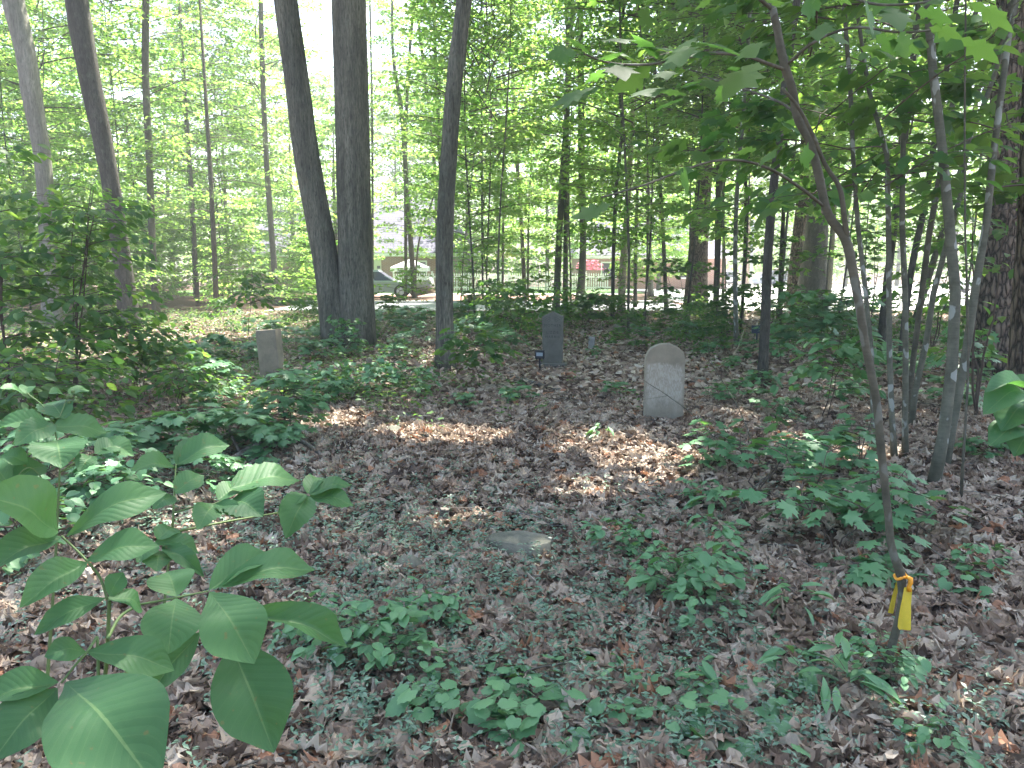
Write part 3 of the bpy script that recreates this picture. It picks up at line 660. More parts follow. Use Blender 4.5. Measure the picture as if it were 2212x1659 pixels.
# small footstones
for px, py, w, h, yaw, lab, mm in ((1277, 757, 14, 29, -8, "small upright grey footstone to the right of the pointed headstone", 'granite_pale'),
                                (1511, 829, 22, 14, 5, "low square stone block in the litter beyond the rounded headstone", 'stone_brown'),
                                (797, 800, 14, 26, 10, "low mossy marker stone among seedlings at the twin oak's foot", 'stone_brown')):
    p = at_ground(px, py); S = p[1]/K
    m_ = MB(); prism(m_, [(-w*S/2, -0.1), (w*S/2, -0.1), (w*S/2*0.94, h*S), (-w*S/2*0.94, h*S)], -0.05, 0.05, 0.007)
    o = m_.obj("footstone", M[mm], None, False, p); o.rotation_euler = (R_(2), R_(2), R_(yaw)); tag(o, lab, "footstone")
def rock(px, py, sx, sy, sz, seed, lab, m='stone_grey', yaw=0, sink=0.25, flat=False):
    p = at_ground(px, py); g = np.random.default_rng(seed)
    import bmesh
    bm = bmesh.new(); bmesh.ops.create_icosphere(bm, subdivisions=4, radius=1)
    Vs = np.array([v.co for v in bm.verts]); cuts = unit(g.normal(0, 1, (9, 3))); ds = g.uniform(0.62, 0.9, 9)
    if flat: cuts = np.vstack([cuts, [[0.05, -0.1, 1], [0.8, -0.5, 0.25], [-0.1, -0.9, 0.3]]]); cuts = unit(cuts); ds = np.concatenate([ds, [0.55, 0.72, 0.6]])
    for n_, d_ in zip(cuts, ds):
        e = Vs@n_-d_; Vs = Vs-np.where(e > 0, e, 0)[:, None]*n_*0.93
    Vs = Vs+0.02*np.sin(Vs[:, [1, 2, 0]]*9+seed)
    for v, c in zip(bm.verts, Vs): v.co = (c[0]*sx, c[1]*sy, c[2]*sz)
    me = bpy.data.meshes.new("rock"); bm.to_mesh(me); bm.free(); me.materials.append(M[m])
    o = link("rock", me, None, (p[0], p[1], p[2]+sz*(1-sink)-sz*0.45), (0, 0, R_(yaw))); tag(o, lab, "rock"); return o
rock(1125, 1212, 0.215, 0.15, 0.125, 3, "angular flat-topped grey boulder half sunk in leaves and periwinkle", yaw=-14, flat=True)
rock(882, 1258, 0.085, 0.08, 0.075, 5, "small rounded mossy stone in the periwinkle beside the boulder's near side")
rock(884, 900, 0.10, 0.07, 0.05, 8, "pale low field stone in leaf litter before the leaning single trunk")
rock(850, 938, 0.10, 0.08, 0.07, 9, "grey lichen-covered stone in leaf litter near the sunlit patch", 'stone_grey')
rock(1334, 722, 0.14, 0.10, 0.16, 11, "dark pointed stone sticking up beyond the small upright footstone", 'stone_brown', sink=0.1)
# stump
p = at_ground(958, 1130)
m_ = MB(); tube(m_, [(0, 0, -0.05), (0, 0, 0.02), (0.004, 0, 0.07), (0.008, 0, 0.10)], [0.036, 0.034, 0.030, 0.028], 14, 0.12, 4); o = m_.obj("stump", M['dead_wood'], None, False, p); tag(o, "short cut grey sapling stump poking from the leaf litter", "stump")
# black temporary marker beside the pointed headstone
def marker(px, py, ztop, w, h, lab, mm, card):
    p = at_ground(px, py); e = empty("grave_marker", p, lab, "grave marker", None, R_(-14))
    m_ = MB(); box(m_, -0.014, 0.014, -0.01, 0.01, -0.1, ztop-h); m_.obj("stake", M[mm], e, False)
    m_ = MB(); prism(m_, [(-w/2, ztop-h), (w/2, ztop-h), (w/2, ztop), (-w/2, ztop)], -0.022, 0.02, 0.006); m_.obj("frame", M[mm], e, False)
    if card: m_ = MB(); box(m_, -w*0.34, w*0.34, -0.026, -0.0225, ztop-h*0.68, ztop-h*0.28); m_.obj("card", M['card'], e, False)
marker(1166, 804, 0.33, 0.145, 0.135, "small black plastic marker with a pale card, staked beside the pointed headstone", 'black_plastic', True)
marker(1634, 745, 0.40, 0.22, 0.16, "dark blue marker on a stake half hidden by the blackish slender trunk", 'navy_plastic', False)

# ------------------------------------------------------------------ trees traced from the photograph
SPOTS = [(475, 862, .42), (540, 900, .36), (700, 915, .34), (985, 948, .42), (880, 938, .24), (1290, 955, .42), (1420, 1003, .42), (1265, 1065, .2), (1530, 915, .45),
         (2150, 1600, .26), (2065, 1650, .2), (470, 1110, .16), (1690, 1085, .15), (1960, 905, .35), (2100, 860, .4), (1880, 1000, .22), (1240, 803, .2), (1700, 960, .2), (400, 1150, .12),
         (1000, 1130, .12), (1340, 820, .22), (640, 725, .5), (900, 700, .6), (1020, 720, .6), (1350, 700, .5), (1150, 1245, .07)]
SPOT = [(G(a, b), r) for a, b, r in SPOTS]  # ground spots meant to be sunlit; crowns are opened toward the sun
def carve(P, pad=0.0):
    keep = np.ones(len(P), bool)
    for s, r in SPOT:
        v = P-s; t = v@SUN; d = np.linalg.norm(v-t[:, None]*SUN, axis=1)
        keep &= ~((d < r+pad) & (t > 1.5))
    return keep
def canopy(parent, base, centre, R, H, n, L, seed):
    """overhead crown out of view, clumped to shade the ground, gaps cut for sunlit spots"""
    g = np.random.default_rng(seed); lf, br = MB(), MB()
    nb = 26
    c = np.array(centre)
    cl = c+np.column_stack([g.normal(0, R*0.5, nb*3), g.normal(0, R*0.5, nb*3), g.uniform(-H, H, nb*3)])
    for b in range(nb):
        q = cl[b]; s = np.linspace(0, 1, 5)[:, None]; a = np.array([base[0], base[1], c[2]-H*1.2])
        B = smooth_path(a*(1-s)+q*s+np.column_stack([np.zeros(5), np.zeros(5), 0.8*np.sin(s[:, 0]*3.14)]), 14)
        if b == 0 or carve(B, 0.04)[5:].all(): tube(br, B-base, np.linspace(0.07, 0.015, 14), 5, cap=False)
    k = g.integers(0, len(cl), n); P = cl[k]+g.normal(0, 1, (n, 3))*[0.75, 0.75, 0.4]
    P = P[carve(P, L*0.6)]; m = len(P)
    A = g.normal(0, 1, (m, 3)); A[:, 2] = A[:, 2]*0.3-0.2
    lf.inst(OVAL_FAR, P-base, frames(A, np.array([0, 0, 1.0])+g.normal(0, 0.4, (m, 3))), L*g.uniform(0.7, 1.2, m), g.uniform(0, 1, m))
    lf.obj("crown", M['leaf_mid'], parent); br.obj("limbs", M['dark_bark'], parent)  # unseen crown, placed and shaped to block the sun
def trunk_path(pts, d, htop, lean=0.0):
    P = [W(a, b, d) for a, b, w in pts]; r = [0.5*w*d/K for a, b, w in pts]
    for i, q in enumerate(P): q[1] += lean*max(0, q[2])
    P[0][2] = min(P[0][2], 0)-0.12
    if htop:
        dv = P[-1]-P[-2]; dv = dv/max(1e-3, dv[2]); z = P[-1][2]
        while z < htop:
            st = min(2.0, htop-z+0.01); dv[0] *= 0.75; dv[1] *= 0.8
            P.append(P[-1]+dv*st); z += st; r.append(r[-1]*0.87)
    return np.array(P), np.array(r)
def add_trunk(parent, base, pts, d, htop, bark, flare=1.3, sides=14, ridge=0.04, seed=0, nm="trunk", lean=0.0, rings=None):
    P, r = trunk_path(pts, d, htop, lean)
    n = rings or max(14, int(np.linalg.norm(P[-1]-P[0])*2.2))
    Q = smooth_path(P, n); tt = np.linspace(0, 1, n)
    dd = np.concatenate([[0], np.cumsum(np.linalg.norm(np.diff(P, axis=0), axis=1))]); rr = np.interp(tt*dd[-1], dd, r)
    rr = rr*(1+(flare-1)*np.exp(-(Q[:, 2]+0.1)/max(0.12, 2.2*r[0])))
    mb = MB(); tube(mb, Q-base, rr, sides, ridge, seed); return mb.obj(nm, M[bark], parent)
used = {}
def tree(label, bark, pts, htop=13, kind=None, ci=0, cs=1.0, can=None, cat="tree", name="tree", group=None, sides=12, ridge=0.04, flare=1.3, d=None, extra=(), rz=None, lean=0.0, csz=None, nocrown=False):
    b = G(pts[0][0], pts[0][1]); dd = d or b[1]
    base = W(pts[0][0], pts[0][1], dd); base[2] = float(ground_h(base[0], dd)); sd = len(used)+11; used[sd] = 1
    e = empty(name, base, label, cat, group)
    add_trunk(e, base, pts, dd, htop, bark, flare, sides, ridge, sd, lean=lean)
    for x in extra: add_trunk(e, base, x, dd, htop*0.9, bark, 1.0, sides, ridge, sd+500, "trunk", lean=lean)
    if kind:
        P, r = trunk_path(pts, dd, htop, lean); top = P[np.argmin(np.abs(P[:, 2]-6))]
        lx = (top[0]-base[0])/max(1, top[2]); ly = (top[1]-base[1])/max(1, top[2])
        put_crown(kind, ci, e, (0, 0, 0), rz if rz is not None else sd*1.7, cs, (0, 0), csz)
        for ch in e.children:
            if ch.name.startswith(("crown", "branches")):
                ch.matrix_local = Matrix.Shear('XY', 4, (lx, ly)) @ ch.matrix_local if False else ch.matrix_local
                ch.location = (lx*3.0, ly*3.0, 0); ch.rotation_euler = (-math.atan(ly), math.atan(lx)*0.9, ch.rotation_euler[2])
    if can: canopy(e, base, (base[0]+can[0], base[1]+can[1], can[2]), can[3], can[4], can[5], can[6], sd)
    return e
CAN_L = 0.21
tree("pale grey oak trunk with a rough burl, rising behind the leafy shrub", 'pale_bark', [(112, 705, 36), (104, 520, 32), (90, 330, 31), (66, 190, 38), (58, 130, 37), (28, 0, 40)], 17, can=(2, 0, 15, 3.2, 2.4, 1800, CAN_L), name="oak_tree", sides=20, ridge=0.06)
tree("dark rough trunk leaning up to the pale burled oak, behind the leafy shrub", 'dark_bark', [(284, 722, 42), (262, 550, 34), (236, 380, 36), (225, 320, 37), (190, 150, 41), (165, 0, 44)], 16, can=(3.5, -1, 13.5, 3.4, 2.2, 3000, CAN_L), name="oak_tree", sides=20, ridge=0.06)
tree("straight slim trunk with a sunlit edge next to the dark leaning trunk", 'slim_bark', [(338, 684, 15), (330, 550, 14), (322, 330, 14), (314, 150, 14), (315, 0, 14)], 15, 'sapling_crown', 0)
tree("thin dark trunk in the green between the slim sunlit-edged trunk and the twin oak", 'dark_bark', [(425, 645, 9), (412, 400, 10), (405, 300, 9), (394, 130, 7), (387, 0, 6)], 15, 'sapling_crown', 1)
tree("slim brownish trunk just left of the twin oak's leaning stem", 'slim_bark', [(600, 660, 13), (591, 560, 13), (575, 333, 11), (567, 150, 11), (563, 0, 10)], 15, 'high_crown', 0)
# twin-stemmed oak
tree("massive grey twin-stemmed oak splitting in a V above the ground", 'oak_bark', [(733, 748, 70), (722, 690, 60), (708, 590, 54), (692, 500, 54), (661, 333, 53), (640, 170, 50), (617, 0, 47)], 16,
     can=(1.5, 1.0, 13, 4.2, 3, 8000, CAN_L), name="oak_tree", sides=40, ridge=0.035, flare=1.15,
     extra=[[(772, 752, 84), (770, 650, 74), (767, 540, 71), (764, 430, 70), (760, 250, 69), (753, 0, 68)]])
tree("single grey trunk leaning away from the twin oak, with ridged bark", 'oak_bark', [(962, 797, 42), (961, 700, 37), (960, 550, 37), (970, 330, 35), (982, 170, 34), (1003, 0, 32)], 14,
     can=(1.6, 0.6, 11.5, 4.0, 2.4, 9500, CAN_L), name="oak_tree", sides=28, ridge=0.05, flare=1.25)
# behind the headstones
tree("grey trunk forking in two near the frame top, directly behind the pointed headstone", 'slim_bark', [(1201, 669, 14), (1206, 550, 14), (1214, 400, 13), (1225, 233, 12), (1227, 100, 8), (1222, 0, 7)], 13, 'high_crown', 1, extra=[[(1224, 245, 9), (1229, 150, 9), (1236, 0, 9)]])
tree("narrow dark trunk squeezed between the forked trunk and its straight neighbour", 'dark_bark', [(1222, 657, 9), (1224, 500, 8), (1223, 330, 7), (1226, 0, 6)], 13, 'sapling_crown', 2)
tree("straight grey trunk next to the forked one, above the small upright footstone", 'slim_bark', [(1251, 664, 19), (1259, 550, 14), (1257, 400, 14), (1255, 233, 14), (1254, 0, 11)], 14, 'high_crown', 2)
thin = [
 ("hair-thin trunk hugging the twin oak's upright stem", 'slim_bark', [(805, 640, 6), (805, 500, 5), (804, 267, 5), (799, 0, 4)], ()),
 ("slim trunk with a V fork standing in front of the green car", 'slim_bark', [(896, 645, 11), (889, 550, 11), (878, 400, 10), (867, 237, 9), (850, 130, 6), (847, 0, 5)], ([(867, 240, 7), (885, 110, 6), (895, 0, 5)], [(892, 560, 5), (910, 500, 4), (935, 430, 3)])),
 ("dark wand-like trunk just left of the leaning single trunk's top", 'dark_bark', [(945, 640, 7), (940, 383, 7), (929, 250, 6), (910, 100, 6), (900, 0, 5)], ()),
 ("dark thin trunk half hidden by the leaning single trunk", 'dark_bark', [(948, 655, 9), (955, 500, 8), (950, 333, 8), (941, 130, 7), (937, 0, 6)], ()),
 ("kinked thin trunk between the leaning single trunk and the pointed headstone", 'slim_bark', [(1085, 655, 5), (1087, 500, 5), (1090, 330, 5), (1097, 250, 5), (1085, 150, 4), (1077, 0, 4)], ()),
 ("dark slender trunk rising above the left shoulder of the pointed headstone", 'dark_bark', [(1134, 645, 9), (1127, 500, 8), (1110, 233, 8), (1105, 43, 6), (1105, 0, 6)], ()),
 ("spindly branching trunk just beyond the leaning single trunk", 'dark_bark', [(1043, 660, 5), (1041, 400, 5), (1040, 100, 4)], ([(1041, 430, 3), (1060, 370, 3), (1090, 300, 2)],)),
 ("faint thin trunk bowed over toward the forked grey trunk", 'dark_bark', [(1140, 645, 5), (1142, 470, 4), (1153, 233, 4), (1156, 60, 3)], ()),
 ("wavy dark trunk rising between the two taller headstones", 'dark_bark', [(1323, 692, 8), (1325, 550, 8), (1332, 400, 8), (1344, 250, 8), (1335, 167, 7), (1349, 0, 6)], ()),
 ("dark thin trunk rising straight above the rounded headstone", 'dark_bark', [(1440, 670, 9), (1432, 500, 8), (1420, 300, 7), (1415, 170, 6), (1386, 0, 5)], ()),
 ("thin trunk beside the tan barked tree, near the road edge", 'dark_bark', [(1372, 664, 9), (1374, 500, 7), (1377, 400, 6), (1383, 250, 5), (1386, 80, 4)], ()),
 ("hair-thin leaning stem near the road, between tan tree and rounded headstone", 'dark_bark', [(1388, 702, 4), (1398, 600, 4), (1405, 521, 4), (1409, 400, 3)], ()),
 ("slim mottled trunk standing close against the big distant pine", 'slim_bark', [(1545, 692, 14), (1550, 550, 13), (1551, 433, 12), (1565, 200, 11), (1585, 80, 12), (1592, 0, 12)], ()),
 ("smooth pale-grey stem between the distant pine and the blackish trunk", 'smooth_bark', [(1592, 747, 11), (1588, 600, 10), (1591, 430, 9), (1605, 250, 8), (1618, 60, 7)], ()),
 ("dark stem next to the smooth pale-grey one, leaning to the utility pole", 'dark_bark', [(1602, 690, 8), (1609, 553, 7), (1612, 300, 6)], ()),
 ("thin stem in front of the small white hatchback", 'dark_bark', [(1561, 660, 6), (1563, 520, 6), (1560, 300, 5)], ()),
 ("dark trunk just to the right of the blackish slender trunk", 'dark_bark', [(1683, 692, 10), (1688, 553, 10), (1695, 400, 8), (1700, 200, 7)], ()),
 ("slender trunk against the flank of the broad distant oak", 'slim_bark', [(1788, 662, 13), (1795, 553, 12), (1812, 300, 9)], ()),
]
for i, (lab, bk, pts, ex) in enumerate(thin):
    tree(lab, bk, pts, 13, 'sapling_crown' if i % 3 else 'high_crown', i, 0.95, extra=ex, sides=8, ridge=0.05)
tree("tan smooth-barked tree by the road between the two taller headstones", 'tan_bark', [(1342, 673, 16), (1345, 583, 16), (1350, 521, 13), (1358, 400, 12)], 12, 'sapling_crown', 3)
tree("grey distant yard tree beyond the road, just past the tan smooth-barked tree", 'slim_bark', [(1406, 640, 13), (1403, 570, 12), (1400, 400, 10)], 13, 'yard_crown', 1)
tree("big distant pine with broad flared base near the bright car park", 'pine_bark', [(1503, 668, 46), (1508, 550, 41), (1521, 390, 32), (1530, 230, 27), (1533, 0, 24)], 18, can=(0.5, 1, 16.5, 3.0, 2.0, 1300, CAN_L), name="pine_tree", sides=24)
tree("blackish slender trunk of rough bark beyond the rounded headstone's shoulder", 'dark_bark', [(1646, 826, 22), (1653, 700, 21), (1660, 533, 20), (1675, 367, 18), (1690, 233, 17), (1702, 133, 16), (1722, 0, 15)], 13, can=(0.6, 1.4, 11.0, 3.6, 2.2, 8500, CAN_L), sides=18, ridge=0.06)
tree("broad dark oak at the far car park, tapering upward", 'dark_bark', [(1752, 670, 58), (1760, 553, 50), (1770, 430, 42), (1778, 330, 37), (1790, 150, 32), (1795, 0, 30)], 17, 'high_crown', 1, name="oak_tree", sides=24, ridge=0.05, cs=1.2)
tree("reddish plated pine pressed against the broad dark oak", 'pine_bark', [(1714, 666, 34), (1722, 553, 28), (1737, 400, 25), (1745, 200, 22)], 17, 'high_crown', 2, name="pine_tree", sides=18)
tree("plated reddish pine trunk behind the grey stems, whole width in view", 'pine_bark', [(2143, 814, 86), (2150, 700, 76), (2155, 620, 71), (2161, 550, 68), (2172, 233, 56), (2182, 0, 48)], 16, can=(-1.5, 1.5, 12.5, 4.0, 2.6, 7500, CAN_L), name="pine_tree", sides=40, ridge=0.04)
tree("nearest dark pine trunk, cut off by the photo's side edge", 'pine_bark', [(2218, 992, 110), (2226, 850, 92), (2234, 700, 84), (2245, 400, 75), (2255, 0, 66)], 15, can=(-2.0, 2.6, 12.0, 4.0, 2.4, 7000, CAN_L), name="pine_tree", sides=40, ridge=0.05)
# grey multi-stem thicket on the right
grey = [
 ("thin mottled stem first of the grey thicket beside the flagged sapling", 'smooth_bark', [(1893, 1000, 11), (1885, 886, 10), (1878, 686, 10), (1858, 553, 10), (1846, 367, 9), (1838, 300, 9), (1836, 150, 9), (1821, 0, 8)]),
 ("grey stem of the thicket with an inward kink near the top", 'smooth_bark', [(1937, 1005, 13), (1935, 980, 12), (1925, 886, 12), (1921, 653, 11), (1919, 500, 11), (1918, 367, 10), (1911, 300, 10), (1888, 233, 9), (1868, 157, 8), (1850, 0, 7)]),
 ("straight upright grey stem in the middle of the thicket", 'smooth_bark', [(1958, 1000, 13), (1955, 853, 12), (1956, 653, 12), (1950, 550, 11), (1949, 400, 11), (1951, 300, 10), (1955, 143, 10), (1938, 0, 9)]),
 ("stoutest stem of the thicket, spotted with white lichen", 'smooth_bark', [(2012, 1052, 25), (2035, 960, 24), (2048, 853, 24), (2060, 753, 23), (2065, 653, 22), (2055, 550, 21), (2048, 450, 20), (2031, 283, 18), (2015, 150, 17), (2003, 0, 16)]),
 ("grey-green stem crossing outward from the stoutest lichen-spotted stem's foot", 'smooth_bark', [(2037, 1024, 18), (2055, 930, 18), (2075, 853, 18), (2091, 720, 17), (2108, 620, 17), (2123, 550, 16), (2135, 433, 15), (2148, 317, 14), (2165, 183, 13), (2178, 100, 12), (2190, 0, 11)]),
 ("leaning lichen-flecked stem behind the stoutest one, tilted to the plated pine", 'smooth_bark', [(1966, 925, 13), (1981, 820, 13), (2005, 720, 12), (2015, 640, 12), (2028, 586, 11), (2075, 420, 10), (2098, 283, 9), (2128, 217, 9), (2168, 100, 8)]),
 ("slanting brown stem paired behind the leaning lichen-flecked one", 'brown_bark', [(1955, 905, 12), (1975, 760, 12), (1990, 640, 12), (2008, 500, 12), (2030, 380, 12), (2055, 240, 12), (2070, 160, 11), (2090, 80, 10), (2118, 0, 9)]),
 ("dark bark trunk at the back of the grey thicket", 'dark_bark', [(1903, 768, 19), (1913, 640, 16), (1925, 540, 15), (1935, 466, 14), (1955, 300, 12), (1975, 100, 12)]),
 ("dark slanting trunk behind the thicket's straight upright stem", 'dark_bark', [(1945, 792, 14), (1950, 740, 14), (1970, 575, 14), (1993, 466, 13), (2020, 300, 12), (2045, 150, 11)]),
 ("strongly slanted trunk against the glaring car park behind the thicket", 'brown_bark', [(1968, 714, 15), (2003, 608, 14), (2030, 520, 12), (2060, 420, 10)]),
 ("crooked whip-thin stem between the stoutest stem and the plated pine", 'brown_bark', [(2076, 1088, 7), (2080, 1000, 6), (2090, 850, 5), (2092, 700, 5), (2087, 600, 5), (2085, 500, 4)]),
]
for i in range(3):
    proto('clump_crown', i, 'leaf_mid', 300+i, 1.9, 7.5, 1.5, 26, 34, 0.15, HICK if i % 2 == 0 else MAPLE, lambda s: 0.8+0.2*math.sin(3*s), 0.35, 0.22, 0.45, 2, 0.008, 0.05)
for i, (lab, bk, pts) in enumerate(grey):
    tree(lab, bk, pts, 7.5 if i < 7 else 12, 'clump_crown' if i < 7 else ('sapling_crown' if i < 10 else None), i, 0.9, sides=14, ridge=0.03, flare=1.2, group="grey stems of the thicket")
# ------------------------------------------------------------------ near plants traced leaf by leaf
def big_leaf(peak=0.56, fold=0.10, rip=0.010, arch=0.10, nv=16, nu=6, serr=0.0, tip=1.0):
    T = grid_leaf(nu, nv, 1.0, peak, 0.0, fold, tip, rip); V = T['V']; v = V[:, 1].copy()
    V[:, 2] += arch*4*v*(1-v) - 0.03*np.sin(9*v+V[:, 0]*4); c = 2*nu+1
    if serr:
        e = np.arange(len(V)) % c; edge = (e == 0) | (e == c-1); V[edge, 0] *= 1+serr*((np.arange(len(V))//c) % 2*2-1)[edge]
    return T
BIG = [big_leaf(0.56, 0.10, 0.0045, 0.10), big_leaf(0.60, 0.05, 0.004, 0.16), big_leaf(0.52, 0.16, 0.005, 0.06)]
BIGVIB = [big_leaf(0.45, 0.08, 0.009, 0.08, serr=0.05), big_leaf(0.48, 0.14, 0.009, 0.12, serr=0.05)]
CAMP = np.array([0, 0, EYE])
def trace_leaf(mb, b, t, w, db, dt, T, face=0.55, rnd=None, roll=0.0):
    B, E = W(b[0], b[1], db), W(t[0], t[1], dt); A = E-B; L = np.linalg.norm(A); c = unit(CAMP-(B+E)/2)
    Nn = np.array([roll, 0, 1.0])*(1-face)+c*face; F = frames(A[None], Nn[None]); cosv = abs(float(F[0, :, 2]@c))
    wid = w*0.5*(db+dt)/K/max(0.55, cosv)
    mb.inst(T, B[None], F, np.array([[wid, L, L]]), np.array([rng.uniform(0, 1) if rnd is None else rnd]))
def trace_stem(mb, pts, r0, r1, sides=6):
    P = [W(a, b, d) for a, b, d in pts]; P = smooth_path(np.array(P), max(6, len(P)*5)) if len(P) > 2 else np.array(P)
    tube(mb, P, np.linspace(r0, r1, len(P)), sides)
def traced_plant(name, label, cat, base, leaves, stems, compound=None, mats=('leaf_near', 'stem'), part="compound_leaf", group=None):
    e = empty(name, base, label, cat, group); base = np.array(base)
    for i, (lv, st) in enumerate(compound):
        mb = MB(); sm = MB()
        for (b, t, w, db, dt, *o) in lv: trace_leaf(mb, b, t, w, db, dt, leaves[rng.integers(0, len(leaves))], *o)
        c = mb.obj(part, M[mats[0]], e, loc=-base)
        if st:
            for p, r0, r1 in st: trace_stem(sm, p, r0, r1)
            sm.obj("leafstalk", M['stem'], c)
    sm = MB()
    for p, r0, r1 in stems: trace_stem(sm, p, r0, r1)
    sm.obj("stem", M[mats[1]], e, loc=-base)
    return e
h0 = [(((125, 1148), (-45, 1062), 92, 1.15, 1.05), ((144, 1158), (360, 1064), 76, 1.15, 1.22), ((133, 1160), (-30, 1232), 62, 1.15, 1.05, .4), ((188, 1211), (342, 1178), 66, 1.12, 1.15, .45), ((188, 1214), (42, 1312), 66, 1.12, 1.02), ((236, 1288), (266, 1236), 48, 1.1, 1.12), ((229, 1291), (73, 1371), 54, 1.1, 1.04), ((230, 1292), (309, 1319), 40, 1.1, 1.14, .35)),
      [([(232, 1296, 1.1), (218, 1252, 1.11), (188, 1212, 1.13), (133, 1158, 1.15)], .0022, .0016)]]
h1 = [(((452, 1274), (588, 1195), 58, 1.25, 1.36, .35), ((470, 1268), (682, 1229), 64, 1.25, 1.36, .45), ((453, 1279), (549, 1433), 132, 1.24, 1.16, .7), ((381, 1292), (363, 1412), 104, 1.22, 1.13, .7), ((381, 1289), (362, 1234), 70, 1.22, 1.27, .5)),
      [([(300, 1306, 1.2), (340, 1299, 1.21), (380, 1291, 1.22), (450, 1277, 1.245)], .0022, .0015)]]
h2 = [(((142, 1474), (338, 1700), 206, 1.05, 0.92, .75), ((127, 1474), (-50, 1520), 70, 1.05, 1.0, .4), ((124, 1486), (-20, 1645), 118, 1.05, 0.95, .6), ((187, 1408), (96, 1418), 54, 1.08, 1.04, .4), ((188, 1408), (378, 1447), 86, 1.08, 1.12, .55)),
      [([(210, 1375, 1.10), (187, 1409, 1.08), (160, 1440, 1.065), (132, 1476, 1.05)], .0024, .0018)]]
h3 = [(((500, 1392), (592, 1626), 172, 1.30, 1.20, .8, .15), ((432, 1366), (322, 1500), 78, 1.28, 1.22, .6, .1), ((533, 1322), (752, 1397), 66, 1.36, 1.42, .45, .3)),
      [([(430, 1330, 1.32), (470, 1350, 1.31), (500, 1392, 1.30)], .002, .0014)]]
b0 = G(150, 1900); b0[1] = 0.95; b0[0] = -0.62; b0[2] = 0
traced_plant("hickory_sapling", "nearest hickory sapling, its broad glossy leaflets filling the photo's lower corner", "sapling", b0, BIG, 
  [([(60, 2300, 0.98), (150, 1900, 1.02), (210, 1600, 1.08), (232, 1400, 1.12), (236, 1296, 1.12)], .006, .003), ([(225, 1480, 1.09), (330, 1420, 1.18), (430, 1340, 1.30)], .003, .002), ([(232, 1380, 1.11), (262, 1330, 1.16), (300, 1306, 1.2)], .003, .0022), ([(212, 1500, 1.07), (212, 1430, 1.09), (210, 1375, 1.10)], .003, .0024)],
  [h0, h1, h2, h3])
v0 = [(((664, 1071), (617, 1163), 64, 1.72, 1.62, .65), ((668, 1073), (765, 1091), 42, 1.72, 1.76, .4), ((668, 1068), (762, 1046), 28, 1.72, 1.80, .3), ((662, 1068), (600, 1108), 28, 1.72, 1.66, .3), ((664, 1066), (690, 1030), 24, 1.72, 1.82, .4)), [([(600, 1108, 1.72), (630, 1088, 1.72), (664, 1071, 1.72)], .002, .0014)]]
v1 = [(((501, 1079), (568, 1116), 62, 1.55, 1.50, .55), ((463, 1088), (427, 1144), 42, 1.52, 1.44, .6), ((466, 1089), (521, 1119), 32, 1.52, 1.5, .5), ((378, 1063), (440, 1026), 44, 1.48, 1.54, .5), ((498, 1054), (648, 1036), 52, 1.55, 1.66, .35), ((470, 1080), (520, 1060), 34, 1.53, 1.6, .4)), [([(375, 1108, 1.48), (420, 1095, 1.5), (463, 1088, 1.52), (500, 1070, 1.55)], .0022, .0014)]]
v2 = [(((381, 1004), (456, 954), 42, 1.6, 1.7, .4), ((386, 1001), (496, 961), 52, 1.6, 1.68, .45), ((377, 1009), (283, 1017), 34, 1.6, 1.52, .4), ((379, 1066), (440, 1030), 40, 1.52, 1.58, .45), ((375, 1072), (330, 1100), 36, 1.5, 1.45, .5)), [([(372, 1150, 1.48), (376, 1070, 1.52), (380, 1003, 1.6)], .0026, .0016)]]
v3 = [(((333, 1172), (431, 1196), 36, 1.4, 1.44, .4), ((350, 1180), (441, 1246), 36, 1.4, 1.36, .6), ((345, 1190), (338, 1234), 42, 1.4, 1.34, .6), ((330, 1170), (296, 1215), 36, 1.4, 1.34, .6), ((340, 1165), (380, 1140), 30, 1.4, 1.46, .4)), [([(372, 1150, 1.44), (350, 1165, 1.41)], .002, .0014)]]
traced_plant("viburnum_shrub", "viburnum with toothed oval leaves just beyond the nearest hickory leaflets", "shrub", np.array([-0.72, 1.5, 0.0]), BIGVIB,
  [([(300, 1700, 1.45), (350, 1350, 1.45), (370, 1150, 1.48)], .004, .0026), ([(372, 1150, 1.48), (500, 1125, 1.6), (600, 1108, 1.72)], .0026, .002), ([(372, 1150, 1.48), (375, 1108, 1.48)], .0026, .0022)], [v0, v1, v2, v3], part="leaf_spray")
w0 = [(((115, 921), (231, 934), 50, 1.9, 1.98, .5), ((112, 922), (-20, 928), 40, 1.9, 1.85, .4), ((123, 951), (133, 1011), 72, 1.86, 1.78, .7), ((117, 916), (30, 962), 48, 1.9, 1.8, .5), ((140, 905), (100, 870), 38, 1.92, 2.0, .4), ((147, 851), (194, 843), 18, 1.98, 2.04, .35), ((140, 855), (105, 850), 20, 1.98, 1.94, .35)), [([(130, 1000, 1.85), (118, 930, 1.9), (95, 880, 1.94), (60, 850, 1.98)], .0024, .0014), ([(118, 925, 1.9), (135, 885, 1.94), (148, 850, 1.98)], .002, .0012)]]
w1 = [(((52, 850), (0, 838), 22, 1.98, 1.92, .35), ((55, 850), (64, 834), 18, 1.98, 2.04, .4), ((30, 1040), (100, 1005), 46, 1.8, 1.88, .5), ((20, 1045), (-30, 1000), 50, 1.8, 1.85, .5), ((60, 1000), (0, 985), 40, 1.82, 1.8, .45), ((205, 980), (260, 965), 34, 1.86, 1.92, .4), ((200, 985), (170, 1020), 30, 1.86, 1.8, .5), ((210, 960), (290, 985), 40, 1.9, 1.92, .4)), [([(110, 1060, 1.82), (60, 1010, 1.82), (25, 1042, 1.8)], .002, .0014), ([(130, 1020, 1.84), (170, 995, 1.85), (205, 980, 1.87)], .002, .0014)]]
